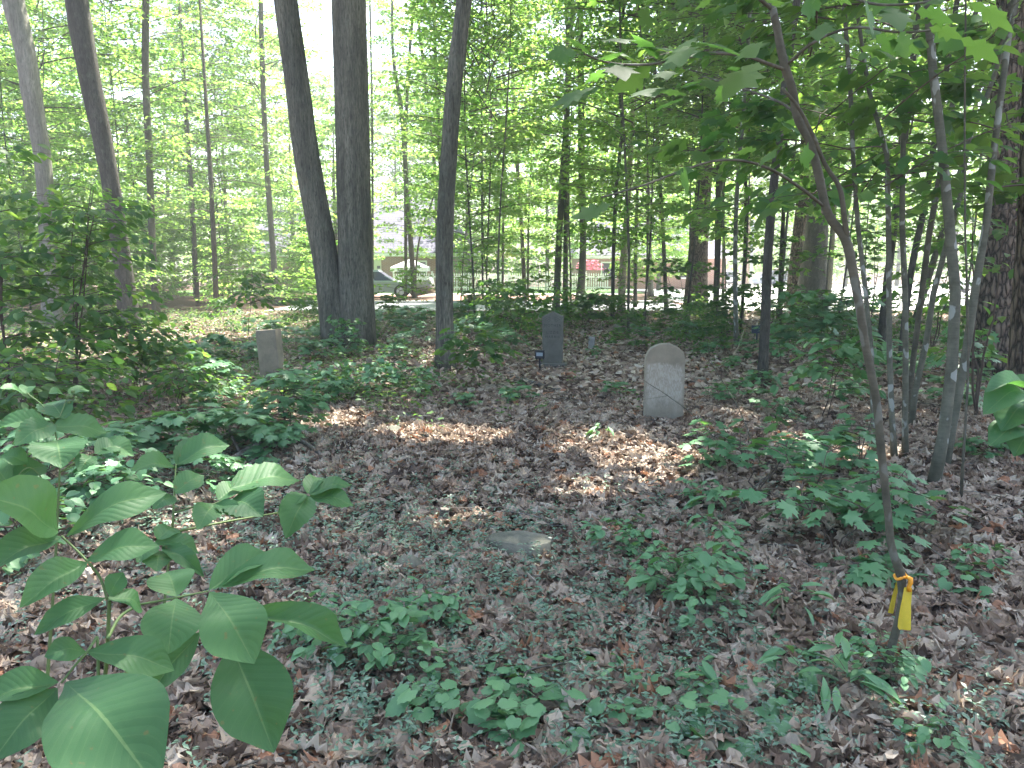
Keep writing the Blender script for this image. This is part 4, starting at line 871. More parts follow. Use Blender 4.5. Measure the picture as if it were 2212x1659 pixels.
traced_plant("viburnum_shrub", "viburnum shrub with a berry cluster and pale sunlit leaves near the photo's side edge", "shrub", np.array([-1.12, 1.85, 0.0]), BIGVIB,
  [([(100, 1500, 1.8), (120, 1200, 1.82), (130, 1000, 1.85)], .005, .0026)], [w0, w1], part="leaf_spray")
m_ = MB(); g = np.random.default_rng(3)
for k in range(14):
    c = W(158, 866, 1.97)+g.normal(0, 0.012, 3); tube(m_, [c-[0, 0, .005], c-[0, 0, .003], c+[0, 0, .003], c+[0, 0, .005]], [.0012, .0045, .0045, .0012], 7)
m_.obj("berries", M['stem'], [o for o in sc.objects if o.name == "viburnum_shrub.001"][0], loc=-np.array([-1.12, 1.85, 0.0]))
k0 = [(((2226, 836), (2128, 846), 30, 2.9, 2.8, .35), ((2226, 848), (2124, 894), 42, 2.9, 2.78, .5), ((2222, 862), (2162, 930), 58, 2.9, 2.76, .6), ((2226, 840), (2180, 812), 24, 2.9, 2.98, .3)), [([(2260, 830, 2.95), (2224, 848, 2.9)], .0025, .0018)]]
k1 = [(((2224, 925), (2136, 962), 40, 2.85, 2.75, .45), ((2226, 918), (2160, 915), 26, 2.85, 2.8, .4), ((2230, 930), (2190, 985), 44, 2.85, 2.75, .6)), [([(2265, 925, 2.9), (2226, 922, 2.85)], .0025, .0018)]]
traced_plant("hickory_sapling", "hickory sprig with pale leaflets hanging in front of the nearest pine trunk", "sapling", np.array([2.28, 2.9, 0.0]), BIG,
  [([(2350, 1460, 2.95), (2330, 1200, 2.95), (2290, 950, 2.95), (2262, 830, 2.95)], .006, .0028), ([(2290, 950, 2.95), (2265, 925, 2.9)], .003, .0025)], [k0, k1])

# flagged sapling
fs = G(1906, 1452); D = fs[1]
e = empty("flagged_sapling", fs, "slender curving sapling knotted with yellow flagging tape near its foot", "sapling")
fs_pts = [(1906, 1456, 26), (1925, 1400, 21), (1941, 1340, 20), (1949, 1273, 21), (1945, 1240, 24), (1928, 1190, 20), (1918, 1106, 19), (1905, 986, 20), (1891, 853, 20), (1871, 753, 20), (1855, 653, 21), (1836, 553, 23), (1828, 520, 24), (1791, 467, 21), (1768, 377, 21), (1751, 310, 20), (1721, 250, 20), (1713, 200, 20), (1695, 143, 21), (1680, 70, 18), (1666, 0, 16), (1655, -80, 14)]
fs_pts = [(a, b, w*.88) for a, b, w in fs_pts]
add_trunk(e, fs, fs_pts, D, 0, 'brown_bark', 1.25, 14, 0.05, 5, rings=90)
def fbranch(pts, r0, r1, nm="limb"):
    mb = MB(); trace_stem(mb, pts, r0, r1, 8); mb.obj(nm, M['brown_bark'], e, loc=-fs)
fbranch([(1830, 522, D), (1824, 470, D-.03), (1811, 400, D-.05), (1785, 360, D-.05), (1755, 290, D-.08), (1725, 233, D-.1), (1690, 190, D-.12)], .011, .005)
B1 = [(1694, 150, D), (1660, 138, D-.1), (1618, 123, D-.2), (1541, 115, D-.35), (1475, 126, D-.5), (1380, 140, D-.65), (1300, 132, D-.75), (1262, 116, D-.8)]
B2 = [(1781, 447, D), (1735, 410, D-.1), (1651, 360, D-.25), (1541, 348, D-.45), (1475, 368, D-.55), (1390, 400, D-.7), (1300, 426, D-.8)]
B3 = [(1735, 260, D), (1700, 230, D+.1), (1600, 190, D+.3), (1520, 165, D+.5)]
B4 = [(1668, 20, D), (1600, -30, D-.1), (1500, -40, D-.2)]
B5 = [(1700, 140, D), (1760, 90, D-.15), (1840, 60, D-.3), (1950, 70, D-.45), (2060, 60, D-.6)]
B6 = [(1668, 0, D), (1760, -20, D-.2), (1900, 10, D-.5), (2050, 0, D-.8)]
for B, r0 in ((B1, .007), (B2, .006), (B3, .006), (B4, .007), (B5, .006), (B6, .006)): fbranch(B, r0, .0025, "branch")
BLOB = fan([(0, 0), (0.05, 0.06), (0.22, 0.16), (0.14, 0.28), (0.40, 0.42), (0.26, 0.50), (0.42, 0.66), (0.20, 0.70), (0.12, 0.86), (0, 1)], centre=(0, 0.45, 0.02), droop=0.45)
lf = MB()
def fleaves(B, n, L, t0=0.3, tm=BLOB, rn=None):
    P = np.array([W(a, b, d) for a, b, d in B]); P = smooth_path(P, 24); g = np.random.default_rng(int(B[-1][0]+n))
    spray(lf, None, P, g, tm, n, L, 0.12, 0.6, 0.04, 0.3, 0.3, t0)
fleaves(B1, 16, .12, .35); fleaves(B2, 9, .10, .1); fleaves(B3, 12, .11, .3); fleaves(B4, 8, .12, .1); fleaves(B5, 15, .12, .15); fleaves(B6, 10, .12, .1)
for (b, t, w) in (((1262, 116), (1188, 98), 22), ((1275, 118), (1215, 62), 18), ((1385, 138), (1290, 90), 40), ((1420, 128), (1370, 60), 30), ((1480, 124), (1386, 84), 36), ((1545, 114), (1440, 110), 52), ((1600, 122), (1500, 70), 40), ((1640, 134), (1560, 200), 50)):
    trace_leaf(lf, b, t, w*1.4, D-.5, D-.6, BLOB, 0.3)
lf.obj("foliage", M['leaf_mid'], e, loc=-fs)
# yellow tape with orange knot, tied round the sapling: a thing of its own
q = W(1947, 1246, D); t_ = empty("flagging_tape", q, "yellow flagging tape with an orange knot tied round the slender curving sapling", "flagging tape")
m_ = MB(); th = np.linspace(0, 2*math.pi, 18); rr = .0215
tube(m_, [(rr*math.cos(a)-.003, rr*math.sin(a), .004*math.sin(3*a)+.002-.012*math.cos(a)*-.3) for a in th], np.full(18, .006), 6, .1, 3)
tube(m_, [(.006, -.024, .012), (.02, -.028, .004), (.022, -.03, -.012), (.016, -.03, -.028), (.02, -.03, -.045)], [.006, .010, .009, .007, .010], 8, .15, 4); m_.obj("knot", M['tape_knot'], t_)
def strip(rows, m, nm):
    mb = MB(); V = []; 
    for (x0, x1, y, z) in rows:
        for u in np.linspace(0, 1, 5): V.append((x0+(x1-x0)*u, y+.004*math.sin(u*5+z*30), z))
    n = len(rows); L = []
    for i in range(n-1):
        for j in range(4): L += [i*5+j, i*5+j+1, (i+1)*5+j+1, (i+1)*5+j]
    mb.add(V, L, np.full((n-1)*4, 4)); mb.obj(nm, m, t_)
s_ = D/K
strip([((1945-1947)*s_, (1963-1947)*s_, -.03, -.03), ((1942-1947)*s_, (1964-1947)*s_, -.033, -.07), ((1940-1947)*s_, (1965-1947)*s_, -.034, -.11), ((1938-1947)*s_, (1966-1947)*s_, -.036, -.16), ((1937-1947)*s_, (1966-1947)*s_, -.036, -.19), ((1941-1947)*s_, (1966-1947)*s_, -.036, -.203)], M['tape'], "tail")
strip([((1944-1947)*s_, (1958-1947)*s_, .028, -.03), ((1938-1947)*s_, (1950-1947)*s_, .03, -.09), ((1933-1947)*s_, (1945-1947)*s_, .03, -.165)], M['tape'], "tail")

# ------------------------------------------------------------------ left shrubs (broad leaves, several stems each)
def shrub(label, px, py, H, R, nbr, nl, L, tmpl, seed, matl='leaf_mid', stems=4, name="leafy_shrub", cat="shrub", z0=0.25, tilt=0.4, group=None, spread=0.2):
    b = G(px, py); e = empty(name, b, label, cat, group); g = np.random.default_rng(seed); lf, br, st = MB(), MB(), MB()
    for s in range(stems):
        az = g.uniform(0, 6.28); hh = H*g.uniform(0.7, 1.0) if s else H; ln = R*g.uniform(0.1, 0.5)
        P = np.array([(ln*math.cos(az)*t**1.3+g.normal(0, .02), ln*math.sin(az)*t**1.3+g.normal(0, .02), hh*t-0.05) for t in np.linspace(0, 1, 8)])
        tube(st, P, np.linspace(.011, .003, 8)*max(.6, H/2), 7)
        for k in range(nbr//stems):
            t = g.uniform(min(0.7, max(0.02, z0/H)), 1.0)**0.8; i = min(6, int(t*7)); q = P[i]+(P[i+1]-P[i])*(t*7-i)
            B = branch_path(g, q[2], g.uniform(0, 6.28), R*(1.15-0.55*t)*g.uniform(.6, 1.1), 0.3, 6, q[0], q[1], .25)
            tube(br, B, np.linspace(.005, .0015, 6), 4, cap=False); spray(lf, br, B, g, tmpl, nl, L, spread, tilt, .03, .5, .5, .15)
    st.obj("stem", M['twig'], e); br.obj("branches", M['twig'], e); lf.obj("foliage", M[matl], e); return e
shrub("tallest broad-leaved shrub, standing before the pale burled oak", 20, 905, 2.95, 1.15, 72, 15, .145, OVAL, 31)
shrub("broad-leaved shrub in front of the dark leaning trunk, arching over it", 165, 880, 2.55, 1.15, 72, 15, .14, HICK, 32)
shrub("low spreading edge of the broad-leaved thicket, before the slim sunlit-edged trunk", 300, 862, 1.25, 1.0, 48, 13, .12, OVAL, 33, spread=.25)
shrub("dark leafy shrub at the foot of the tallest broad-leaved shrub", 70, 985, 1.15, .95, 48, 13, .115, OVAL, 34)
shrub("leggy shrub with flat tiers of leaves beside the sun-splashed litter", 392, 905, .72, .55, 20, 9, .10, OVAL, 35, stems=2)
shrub("whippy sapling with hanging leaflets behind the square topped headstone", 535, 772, 1.55, .95, 26, 8, .15, HICK, 36, stems=1, name="hickory_sapling", cat="sapling", z0=.8)
shrub("maple seedling with star-shaped leaves screening the square topped headstone's foot", 622, 968, .75, .42, 30, 9, .095, MAPLE, 37, 'leaf_maple', 3, name="maple_sapling", cat="sapling", z0=.12, tilt=.25)
shrub("oak seedling with broad lobed leaves in front of the leaning single trunk", 1036, 842, .85, .55, 18, 7, .19, OAKLOBE, 38, 'leaf_mid', 1, name="oak_seedling", cat="seedling", z0=.35, tilt=.3)
shrub("leafy sapling with rounded leaves before the black marker's bank of green", 1120, 745, 1.35, 1.1, 40, 12, .15, OVAL, 39, stems=3, name="leafy_sapling", cat="sapling")
shrub("bushy maple growth behind the pointed headstone's left shoulder", 1095, 720, 1.5, 1.4, 46, 14, .13, MAPLE, 40, stems=4, name="maple_sapling", cat="sapling")
shrub("maple bush filling the space behind the pointed headstone's right side", 1262, 712, 1.0, 1.1, 36, 13, .14, MAPLE, 41, stems=3, name="maple_sapling", cat="sapling")
shrub("broad-leaved seedling group in front of the thicket, left of the flagged sapling", 1780, 912, .95, .62, 26, 8, .14, OVAL, 42, 'leaf_maple', 2, name="leafy_sapling", cat="sapling", z0=.3)
shrub("maple sapling with tiered leaves at the foot of the broad dark oak", 1775, 772, 1.15, 1.2, 40, 12, .14, MAPLE, 43, 'leaf_maple', 3, name="maple_sapling", cat="sapling")
shrub("small tuft of seedlings clinging to the blackish slender trunk's foot", 1642, 838, .33, .36, 12, 7, .09, MAPLE, 44, 'leaf_maple', 2, name="maple_seedling", cat="seedling", z0=.08)
shrub("oak sprig with drooping pale leaves just past the blackish slender trunk", 1690, 800, .55, .30, 5, 4, .20, OAKLOBE, 45, 'leaf_maple', 1, name="oak_seedling", cat="seedling", z0=.4)
shrub("creeper leaves climbing about the twin oak's flared foot", 748, 768, .75, .5, 26, 10, .085, MAPLE, 46, 'leaf_maple', 4, name="maple_seedling", cat="seedling", z0=.05)
shrub("maple seedling in front of the slanted thicket stems, beside the stoutest one", 2060, 850, .9, .5, 10, 6, .13, MAPLE, 47, 'leaf_maple', 1, name="maple_seedling", cat="seedling", z0=.4)
for i, (lab, px, py, H, R, nb, nl, L, tm, mm) in enumerate([
    ("leafy sapling with airy tiers between the big distant pine and the blackish trunk", 1560, 720, 1.5, 1.2, 34, 9, .13, MAPLE, 'leaf_mid'),
    ("airy sapling whose tiers cross the base of the big distant pine", 1470, 712, 1.9, 1.3, 36, 9, .13, MAPLE, 'leaf_mid'),
    ("tall airy sapling behind the blackish slender trunk and blue marker", 1665, 735, 2.2, 1.3, 40, 9, .13, MAPLE, 'leaf_mid'),
    ("leafy sapling veiling the glaring car park behind the thicket", 1880, 735, 2.6, 1.4, 44, 9, .14, MAPLE, 'leaf_mid'),
    ("leafy sapling between the thicket's foot and the plated pine", 2010, 790, 2.3, 1.0, 36, 8, .13, OVAL, 'leaf_mid'),
    ("broad sapling whose leaves hang in front of the plated pine's lower trunk", 2110, 900, 2.6, .7, 22, 8, .15, HICK, 'leaf_mid'),
    ("yellow-green sapling before the picket fence, by the leaning single trunk", 1010, 690, 2.3, 1.6, 44, 10, .13, MAPLE_FAR, 'leaf_far'),
    ("yellow-green sapling in front of the green car's driveway", 870, 690, 1.6, 1.4, 34, 9, .13, MAPLE_FAR, 'leaf_far'),
    ("yellow-green sapling veiling the picket fence behind the forked grey trunk", 1170, 684, 2.3, 1.6, 40, 10, .13, MAPLE_FAR, 'leaf_far'),
    ("yellow-green sapling in front of the tan smooth-barked tree", 1330, 688, 2.4, 1.3, 34, 9, .13, MAPLE_FAR, 'leaf_far')]):
    shrub(lab, px, py, H, R, nb, nl, L, tm, 400+i, mm, 3, name="leafy_sapling", cat="sapling", z0=.5, tilt=.35, spread=.22)
for i, (lab, px, py, H, R) in enumerate([("viburnum clump low at the photo's side edge, under the berry-bearing shrub", 40, 1200, .5, .5), ("viburnum clump between the berry-bearing shrub and the mossy fallen branch", 250, 1120, .42, .45),
    ("viburnum clump with pale leaves behind the berry-bearing shrub", 110, 1060, .6, .5)]):
    shrub(lab, px, py, H, R, 22, 8, .085, VIB, 440+i, 'leaf_seedling', 4, name="viburnum_shrub", z0=.1, tilt=.3, spread=.1)
# maple patch between the rounded headstone and the flagged sapling
for i, (px, py, H, R, lab) in enumerate([(1530, 972, .40, .42, "sunlit maple seedling spilling from the rounded headstone's foot"),
    (1640, 1035, .55, .55, "maple seedling in the patch, next inward from the sunlit one"), (1730, 1085, .55, .55, "maple seedling at the middle of the patch beside the flagged sapling"),
    (1800, 1150, .5, .6, "broad maple seedling at the patch's near edge, by the flagged sapling"), (1890, 1120, .5, .5, "maple seedling behind the flagged sapling's lower stem"),
    (1745, 985, .45, .5, "maple seedling at the far side of the patch below the broad-leaved group"), (1850, 990, .6, .5, "maple seedling spread across the grey thicket's feet"),
    (1960, 1130, .35, .42, "low maple seedling between the flagged sapling and the stoutest grey stem"), (1880, 1210, .18, .22, "tiny maple seedling low in the litter beside the flagged sapling's bend")]):
    shrub(lab, px, py+40, H, R, 11 if H > .3 else 7, 6, .105, MAPLE, 60+i, 'leaf_seedling' if i % 2 else 'leaf_maple', 3 if H > .3 else 2, name="maple_seedling", cat="seedling", z0=.2, tilt=.24, group="maple seedlings by the flagged sapling", spread=.14)

# ------------------------------------------------------------------ seedlings and understorey, copied from a few kinds
LM = [(60, 20, "the pale burled oak"), (265, 17, "the dark leaning trunk"), (335, 24, "the slim sunlit-edged trunk"), (592, 9.8, "the square topped headstone"), (757, 15, "the twin-stemmed oak"), (962, 12, "the leaning single trunk"),
      (1192, 12, "the pointed headstone"), (1432, 7.8, "the rounded headstone"), (1505, 28, "the big distant pine"), (1650, 10.7, "the blackish slender trunk"), (1910, 3, "the flagged sapling"), (2030, 5.6, "the stoutest grey stem"), (2145, 11, "the plated pine")]
NEARLM = [(885, 4.2, "the small rounded stone"), (1125, 4.3, "the angular boulder"), (1432, 7.8, "the rounded headstone"), (1930, 3.0, "the flagged sapling"), (592, 9.8, "the square topped headstone"), (1192, 12, "the pointed headstone"), (757, 15, "the twin-stemmed oak"), (300, 1.4, "the nearest hickory leaflets"), (2145, 11, "the plated pine"), (962, 12, "the leaning single trunk")]
ORD = "nearest,second nearest,third nearest,fourth nearest,fifth nearest,sixth nearest,seventh nearest,eighth nearest,ninth nearest,tenth nearest,eleventh nearest,twelfth nearest,thirteenth nearest,fourteenth nearest,fifteenth nearest,sixteenth nearest,seventeenth nearest,eighteenth nearest,nineteenth nearest,twentieth nearest,twenty-first nearest,twenty-second nearest,twenty-third nearest,twenty-fourth nearest,twenty-fifth nearest,twenty-sixth nearest,twenty-seventh nearest,twenty-eighth nearest,twenty-ninth nearest,thirtieth nearest,thirty-first nearest,thirty-second nearest,thirty-third nearest,thirty-fourth nearest,thirty-fifth nearest".split(",")
pending = []
def later(o, what, px, y, lms=LM): pending.append((o, what, px, y, lms))
def flush():
    by = {}
    for o, what, px, y, lms in pending:
        lx = [(abs(a-px)*min(y, d)/K+0.55*abs(y-d), a, d, t) for a, d, t in lms]; _, a, d, t = min(lx)
        rel = ("beyond " if y > d+1.5 else "in front of " if y < d-1.0 else ("just left of " if px < a else "just right of "))+t
        by.setdefault(what+" "+rel, []).append((y, o))
    for k, v in by.items():
        v.sort(key=lambda q: q[0])
        for i, (y, o) in enumerate(v):
            o["label"] = k if len(v) == 1 else k+", "+(ORD[i] if i < len(ORD) and i < len(v)-1 else "farthest" if i == len(v)-1 else "deep among several")
def place(kind, name, what, cat, px, y, s, lms=LM, group=None, x=None, sink=0.0, tall=1.0):
    xx = (px-CX)/K*y if x is None else x
    p = (xx, y, float(ground_h(xx, y))-sink); e = empty(name, p, "x", cat, group); i = int(rng.integers(0, 99))
    put_crown(kind, i, e, (0, 0, 0), rng.uniform(0, 6.28), s, (rng.normal(0, .06), rng.normal(0, .06)), s*tall, names=("foliage", "stems"))
    later(e, what, px, y, lms); return e
seed_list = [
 ('viburnum_seedling', 1490, 1330, 1.15), ('viburnum_seedling', 1570, 1300, 1.05), ('viburnum_seedling', 1560, 1225, 1.0), ('viburnum_seedling', 1430, 1290, .85), ('viburnum_seedling', 1325, 1215, .85), ('viburnum_seedling', 1400, 1220, .8), ('viburnum_seedling', 1525, 1350, .9),
 ('viburnum_seedling', 820, 1440, 1.0), ('viburnum_seedling', 760, 1470, .9), ('viburnum_seedling', 920, 1400, .8), ('viburnum_seedling', 700, 1440, .9), ('viburnum_seedling', 870, 1500, .7), ('viburnum_seedling', 640, 1400, .8),
 ('viburnum_seedling', 1990, 1510, .75), ('viburnum_seedling', 1945, 1440, .6), ('viburnum_seedling', 2110, 1655, .7), ('viburnum_seedling', 2180, 1240, .8), ('viburnum_seedling', 1530, 1090, .8),
 ('grape_seedling', 1120, 1590, 1.1), ('grape_seedling', 1020, 1570, 1.1), ('grape_seedling', 1200, 1600, 1.0), ('grape_seedling', 1140, 1540, 1.0), ('grape_seedling', 1470, 1590, 1.0), ('grape_seedling', 1490, 1540, .9), ('grape_seedling', 1640, 1600, 1.0), ('grape_seedling', 1690, 1530, .8), ('grape_seedling', 1720, 1420, .8), ('grape_seedling', 960, 1540, .9), ('grape_seedling', 2030, 1230, .9), ('grape_seedling', 2150, 1270, 1.0), ('grape_seedling', 1230, 1500, .7),
 ('lance_seedling', 1750, 1340, 1.3), ('lance_seedling', 1890, 1530, 1.5), ('lance_seedling', 1770, 1480, 1.2), ('lance_seedling', 1360, 1500, .9), ('lance_seedling', 1530, 1480, 1.0), ('lance_seedling', 1300, 955, 1.2), ('lance_seedling', 1560, 1110, 1.5),
 ('maple_seedling', 470, 1010, 1.0), ('maple_seedling', 380, 1010, 1.1), ('maple_seedling', 280, 1030, 1.1), ('maple_seedling', 500, 960, .9), ('maple_seedling', 560, 1000, .8), ('maple_seedling', 200, 1090, .9), ('maple_seedling', 420, 1080, .7), ('maple_seedling', 690, 880, .8), ('maple_seedling', 470, 900, .7),
 ('viburnum_seedling', 720, 870, 1.6), ('viburnum_seedling', 770, 860, 1.8), ('viburnum_seedling', 830, 862, 1.7), ('viburnum_seedling', 880, 858, 1.5), ('viburnum_seedling', 800, 838, 1.6), ('viburnum_seedling', 700, 838, 1.5), ('viburnum_seedling', 930, 842, 1.3), ('viburnum_seedling', 860, 830, 1.4), ('viburnum_seedling', 640, 850, 1.4),
 ('maple_seedling', 1330, 862, .5), ('maple_seedling', 1120, 868, .55), ('maple_seedling', 1000, 878, .45), ('maple_seedling', 1840, 870, .8), ('maple_seedling', 1720, 760, 1.3), ('maple_seedling', 1600, 800, .6), ('maple_seedling', 1540, 770, .7), ('maple_seedling', 1880, 800, 1.1), ('maple_seedling', 1950, 830, 1.0), ('maple_seedling', 2060, 880, .8), ('maple_seedling', 1480, 740, 1.0), ('maple_seedling', 1380, 735, .8), ('maple_seedling', 1640, 780, .8), ('maple_seedling', 1580, 880, .6), ('maple_seedling', 1670, 905, .6), ('maple_seedling', 2120, 840, .6), ('maple_seedling', 2150, 1010, .5), ('maple_seedling', 1285, 768, .4), ('maple_seedling', 1075, 765, 1.2), ('maple_seedling', 1015, 745, 1.3), ('maple_seedling', 890, 755, 1.0), ('maple_seedling', 850, 778, .8), ('maple_seedling', 680, 780, 1.0), ('maple_seedling', 620, 752, 1.2), ('maple_seedling', 520, 790, 1.0), ('maple_seedling', 440, 800, 1.3), ('maple_seedling', 440, 850, 1.1), ('maple_seedling', 560, 735, 1.2), ('maple_seedling', 840, 720, 1.4), ('maple_seedling', 900, 712, 1.4), ('maple_seedling', 1000, 705, 1.5), ('maple_seedling', 700, 735, 1.0)]
WHAT = dict(viburnum_seedling="toothed-leaf viburnum seedling", grape_seedling="grape seedling with round lobed leaves", lance_seedling="seedling with slim pointed leaves", maple_seedling="maple seedling with star-shaped leaves")
for kd, px, py, s in seed_list:
    p = G(px, py); place(kd, kd, WHAT[kd], "seedling", px, p[1], s, NEARLM, WHAT[kd].replace("seedling", "seedlings", 1))
# leafy understorey in the middle distance
g = np.random.default_rng(91)
us = []
for k in range(190):
    y = g.uniform(14.5, 27.2); px = g.uniform(-60, 2260); 
    if px < 690: y = 17+(y-14.5)*2.0
    if 690 < px < 830 and y < 16.5: continue
    if any(abs(px-a) < 700/y and y < b for a, b in ((90, 20), (250, 18), (330, 25), (408, 30), (590, 30))): continue
    if 830 < px < 1330 and y < 19.5: continue
    keep = 0.95 if px < 690 else (0.5 if px < 960 else 0.85 if px < 1290 else 0.5 if px < 1700 else 0.5)
    if g.uniform() > keep: continue
    s = g.uniform(0.6, 1.25) if px < 690 else g.uniform(0.3, 0.55)
    if px < 690 and y < 19 and px > 330: s *= .6
    us.append((px, y, s))
for px, y, s in us:
    if s > .6: place('understorey', "understorey_bush", "sunlit leafy understorey bush", "bush", px, y, s, LM, "leafy bushes of the understorey")
    else: place('low_bush', "low_bush", "low leafy bush", "bush", px, y, s*1.7, LM, "low leafy bushes on the forest floor")
# slim filler saplings, whose crowns make the green wall
def filler(px, y, kd, s, w):
    x = (px-CX)/K*y; e = empty("slim_sapling", (x, y, float(ground_h(x, y))), "x", "tree", "slim saplings of the green wall"); sd = 2000+len(pending)
    g2 = np.random.default_rng(sd); lean = g2.normal(0, .035); z = np.linspace(-.1, 14*s, 9)
    P = np.column_stack([lean*z+.12*np.sin(z*.5+sd), .1*np.cos(z*.4+sd), z]); mb = MB(); tube(mb, P, np.linspace(w, w*.3, 9), 7, .05, sd); mb.obj("trunk", M['slim_bark' if sd % 2 else 'dark_bark'], e)
    put_crown(kd, sd, e, (0, 0, 0), g2.uniform(0, 6.28), s, (0, lean)); later(e, "slim sapling", px, y)
g = np.random.default_rng(57); n = 0
while n < 44:
    px = g.uniform(-150, 2350); y = g.uniform(18, 27.3) if px > 690 else g.uniform(22, 44)
    if any(abs(px-a) < 2600/y and y < b for a, b in ((90, 20), (250, 18), (330, 25), (408, 38), (583, 31))): continue
    if 780 < px < 965 and g.uniform() < .75: continue
    if px > 1480 and g.uniform() < .5: continue
    if 1040 < px < 1480 and g.uniform() < .7: continue
    filler(px, y, 'sapling_crown' if g.uniform() < .55 and not (1380 < px < 2150) else 'high_crown', g.uniform(.85, 1.15), g.uniform(.02, .036)); n += 1
# yard trees beyond the road
g = np.random.default_rng(77)
for px, y, s in ((-60, 42, 1.0), (90, 50, 1.1), (240, 44, 1.0), (380, 55, 1.2), (500, 46, 1.0), (640, 52, 1.2), (730, 43, .8), (1010, 52, .9), (1075, 60, 1.2), (1180, 55, 1.0), (1300, 72, 1.3), (1420, 54, 1.0), (1490, 74, 1.3), (1600, 100, 1.6), (1725, 95, 1.6), (1820, 78, 1.4), (1930, 84, 1.5), (2050, 80, 1.4), (2150, 70, 1.3), (2260, 60, 1.2), (860, 74, 1.5), (960, 76, 1.6)):
    x = (px-CX)/K*y; e = empty("yard_tree", (x, y, float(ground_h(x, y))), "x", "tree", "leafy trees beyond the road")
    mb = MB(); tube(mb, [(0, 0, -.1), (.05, 0, 2), (0, .1, 6), (.1, 0, 11*s)], [.17*s, .14*s, .1*s, .03], 10, .05, int(px)); mb.obj("trunk", M['slim_bark'], e)
    put_crown('yard_crown', int(y), e, (0, 0, 0), g.uniform(0, 6.28), s); later(e, "leafy yard tree past the road,", px, y)
for px, y, s in ((470, 24, .95), (430, 31, 1.0)):
    x = (px-CX)/K*y; e = empty("white_pine", (x, y, float(ground_h(x, y))), "feathery grey-green pine between the slim sunlit-edged trunk and the twin oak" if y < 30 else "second feathery pine deeper behind the first, by the road", "tree")
    mb = MB(); tube(mb, [(0, 0, -.1), (.05, 0, 4), (0, .05, 13*s)], [.09, .07, .02], 9, .05, int(px)); mb.obj("trunk", M['slim_bark'], e); put_crown('pine_crown', int(y), e, (0, 0, 0), 1.0, s)
for px, y, s in ((1262, 46, .55), (1283, 45.5, .5)):
    x = (px-CX)/K*y; e = empty("flowering_shrub", (x, y, 0), "x", "shrub", "pink flowering shrubs at the fence"); f, b = protos['low_bush'][0]; f2 = f.copy(); f2.materials[0] = M['leaf_red']
    link("blossoms", f2, e, (0, 0, 1.3), (0, 0, y), (.9, .9, .7)); link("stems", b, e, (0, 0, 0), None, (1, 1, 2.2)); later(e, "pink flowering shrub at the picket fence", px, y)
flush()
# far woodland that reads as one mass
g = np.random.default_rng(5); lf = MB()
cl = []
for k in range(620):
    px = g.uniform(-500, 2700); y = g.uniform(104, 135); hgt = g.uniform(8, 27)
    cl.append(((px-CX)/K*y, y, hgt*g.uniform(.0, 1)**.8))
cl = np.array(cl); k = g.integers(0, len(cl), 90000); P = cl[k]+g.normal(0, 1, (len(k), 3))*[2.6, 2.4, 1.8]; P = P[P[:, 2] > -1.6]
m = len(P); lf.inst(OVAL_FAR, P, frames(g.normal(0, 1, (m, 3)), np.array([0, 0, .8])+g.normal(0, .6, (m, 3))), .55*g.uniform(.6, 1.3, m), g.uniform(0, 1, m))
o = lf.obj("distant_woodland", M['leaf_far']); tag(o, None, None, None, 'stuff')

# ------------------------------------------------------------------ fallen branches
def log(pts, r0, r1, lab, twigs=(), m='dead_wood', seed=0, z=0.02, name="fallen_branch"):
    P = []
    for q in pts:
        a = G(q[0], q[1]); a[2] += z+(q[2] if len(q) > 2 else 0); P.append(a)
    P = smooth_path(np.array(P), 6*len(P)); g = np.random.default_rng(seed); P += g.normal(0, r0*.25, P.shape); mb = MB(); tube(mb, P-P[0], np.linspace(r0, r1, len(P)), 9, .1, seed)
    for tw in twigs:
        Q = np.array([G(a, b)+[0, 0, z+c] for a, b, c in tw]); tube(mb, smooth_path(Q, 4*len(Q)) - P[0] if len(Q) > 2 else Q-P[0], np.linspace(r1*1.2, r1*.35, 4*len(Q) if len(Q) > 2 else 2), 6)
    o = mb.obj(name, M[m], None, True, P[0]); tag(o, lab, "fallen branch", "fallen branches on the litter"); return o
log([(1105, 818), (1140, 830), (1190, 842), (1241, 856)], .035, .02, "long dark fallen branch pointing at the pointed headstone's base", seed=1)
log([(1150, 925), (1185, 905), (1215, 888), (1243, 868)], .028, .014, "pale crooked fallen branch between the pointed and rounded headstones", [[(1215, 888, 0), (1238, 862, .06)]], seed=2)
log([(1220, 898), (1300, 916), (1370, 908)], .012, .006, "thin straight fallen stick leading to the rounded headstone's foot", seed=3)
log([(462, 1062), (520, 1020, .10), (570, 1005, .12), (640, 985, .1), (690, 1000, .02), (705, 1030)], .028, .012, "lichen-grey crooked fallen branch below the square topped headstone", [[(560, 1010, .1), (585, 970, .25)], [(520, 1020, .1), (500, 980, .22), (545, 940, .3)]], seed=4)
log([(500, 1075), (545, 1030, .05), (590, 985, .1), (640, 950, .12)], .024, .010, "mossy fallen branch crossing the lichen-grey crooked one", seed=5)
log([(640, 940), (690, 945), (742, 962)], .04, .025, "thick short rotten log by the maple seedling near the square headstone", seed=6)
log([(1180, 1015), (1240, 1030), (1300, 1045)], .012, .008, "bent brown stick in the open litter before the rounded headstone", seed=7)
log([(1850, 1130), (1905, 1150), (1960, 1170), (2060, 1195)], .022, .014, "weathered fallen branch passing behind the flagged sapling", seed=8)
log([(1990, 1180), (2090, 1200), (2200, 1222)], .02, .012, "long grey fallen branch continuing towards the nearest pine", seed=9)
log([(2130, 1308), (2170, 1330), (2230, 1362)], .018, .015, "stout pale fallen branch at the photo's side edge below the grey one", seed=10)
log([(1962, 1560), (2010, 1525), (2060, 1490), (2100, 1462)], .011, .006, "thin curving stick in front of the flagged sapling's foot", seed=11)
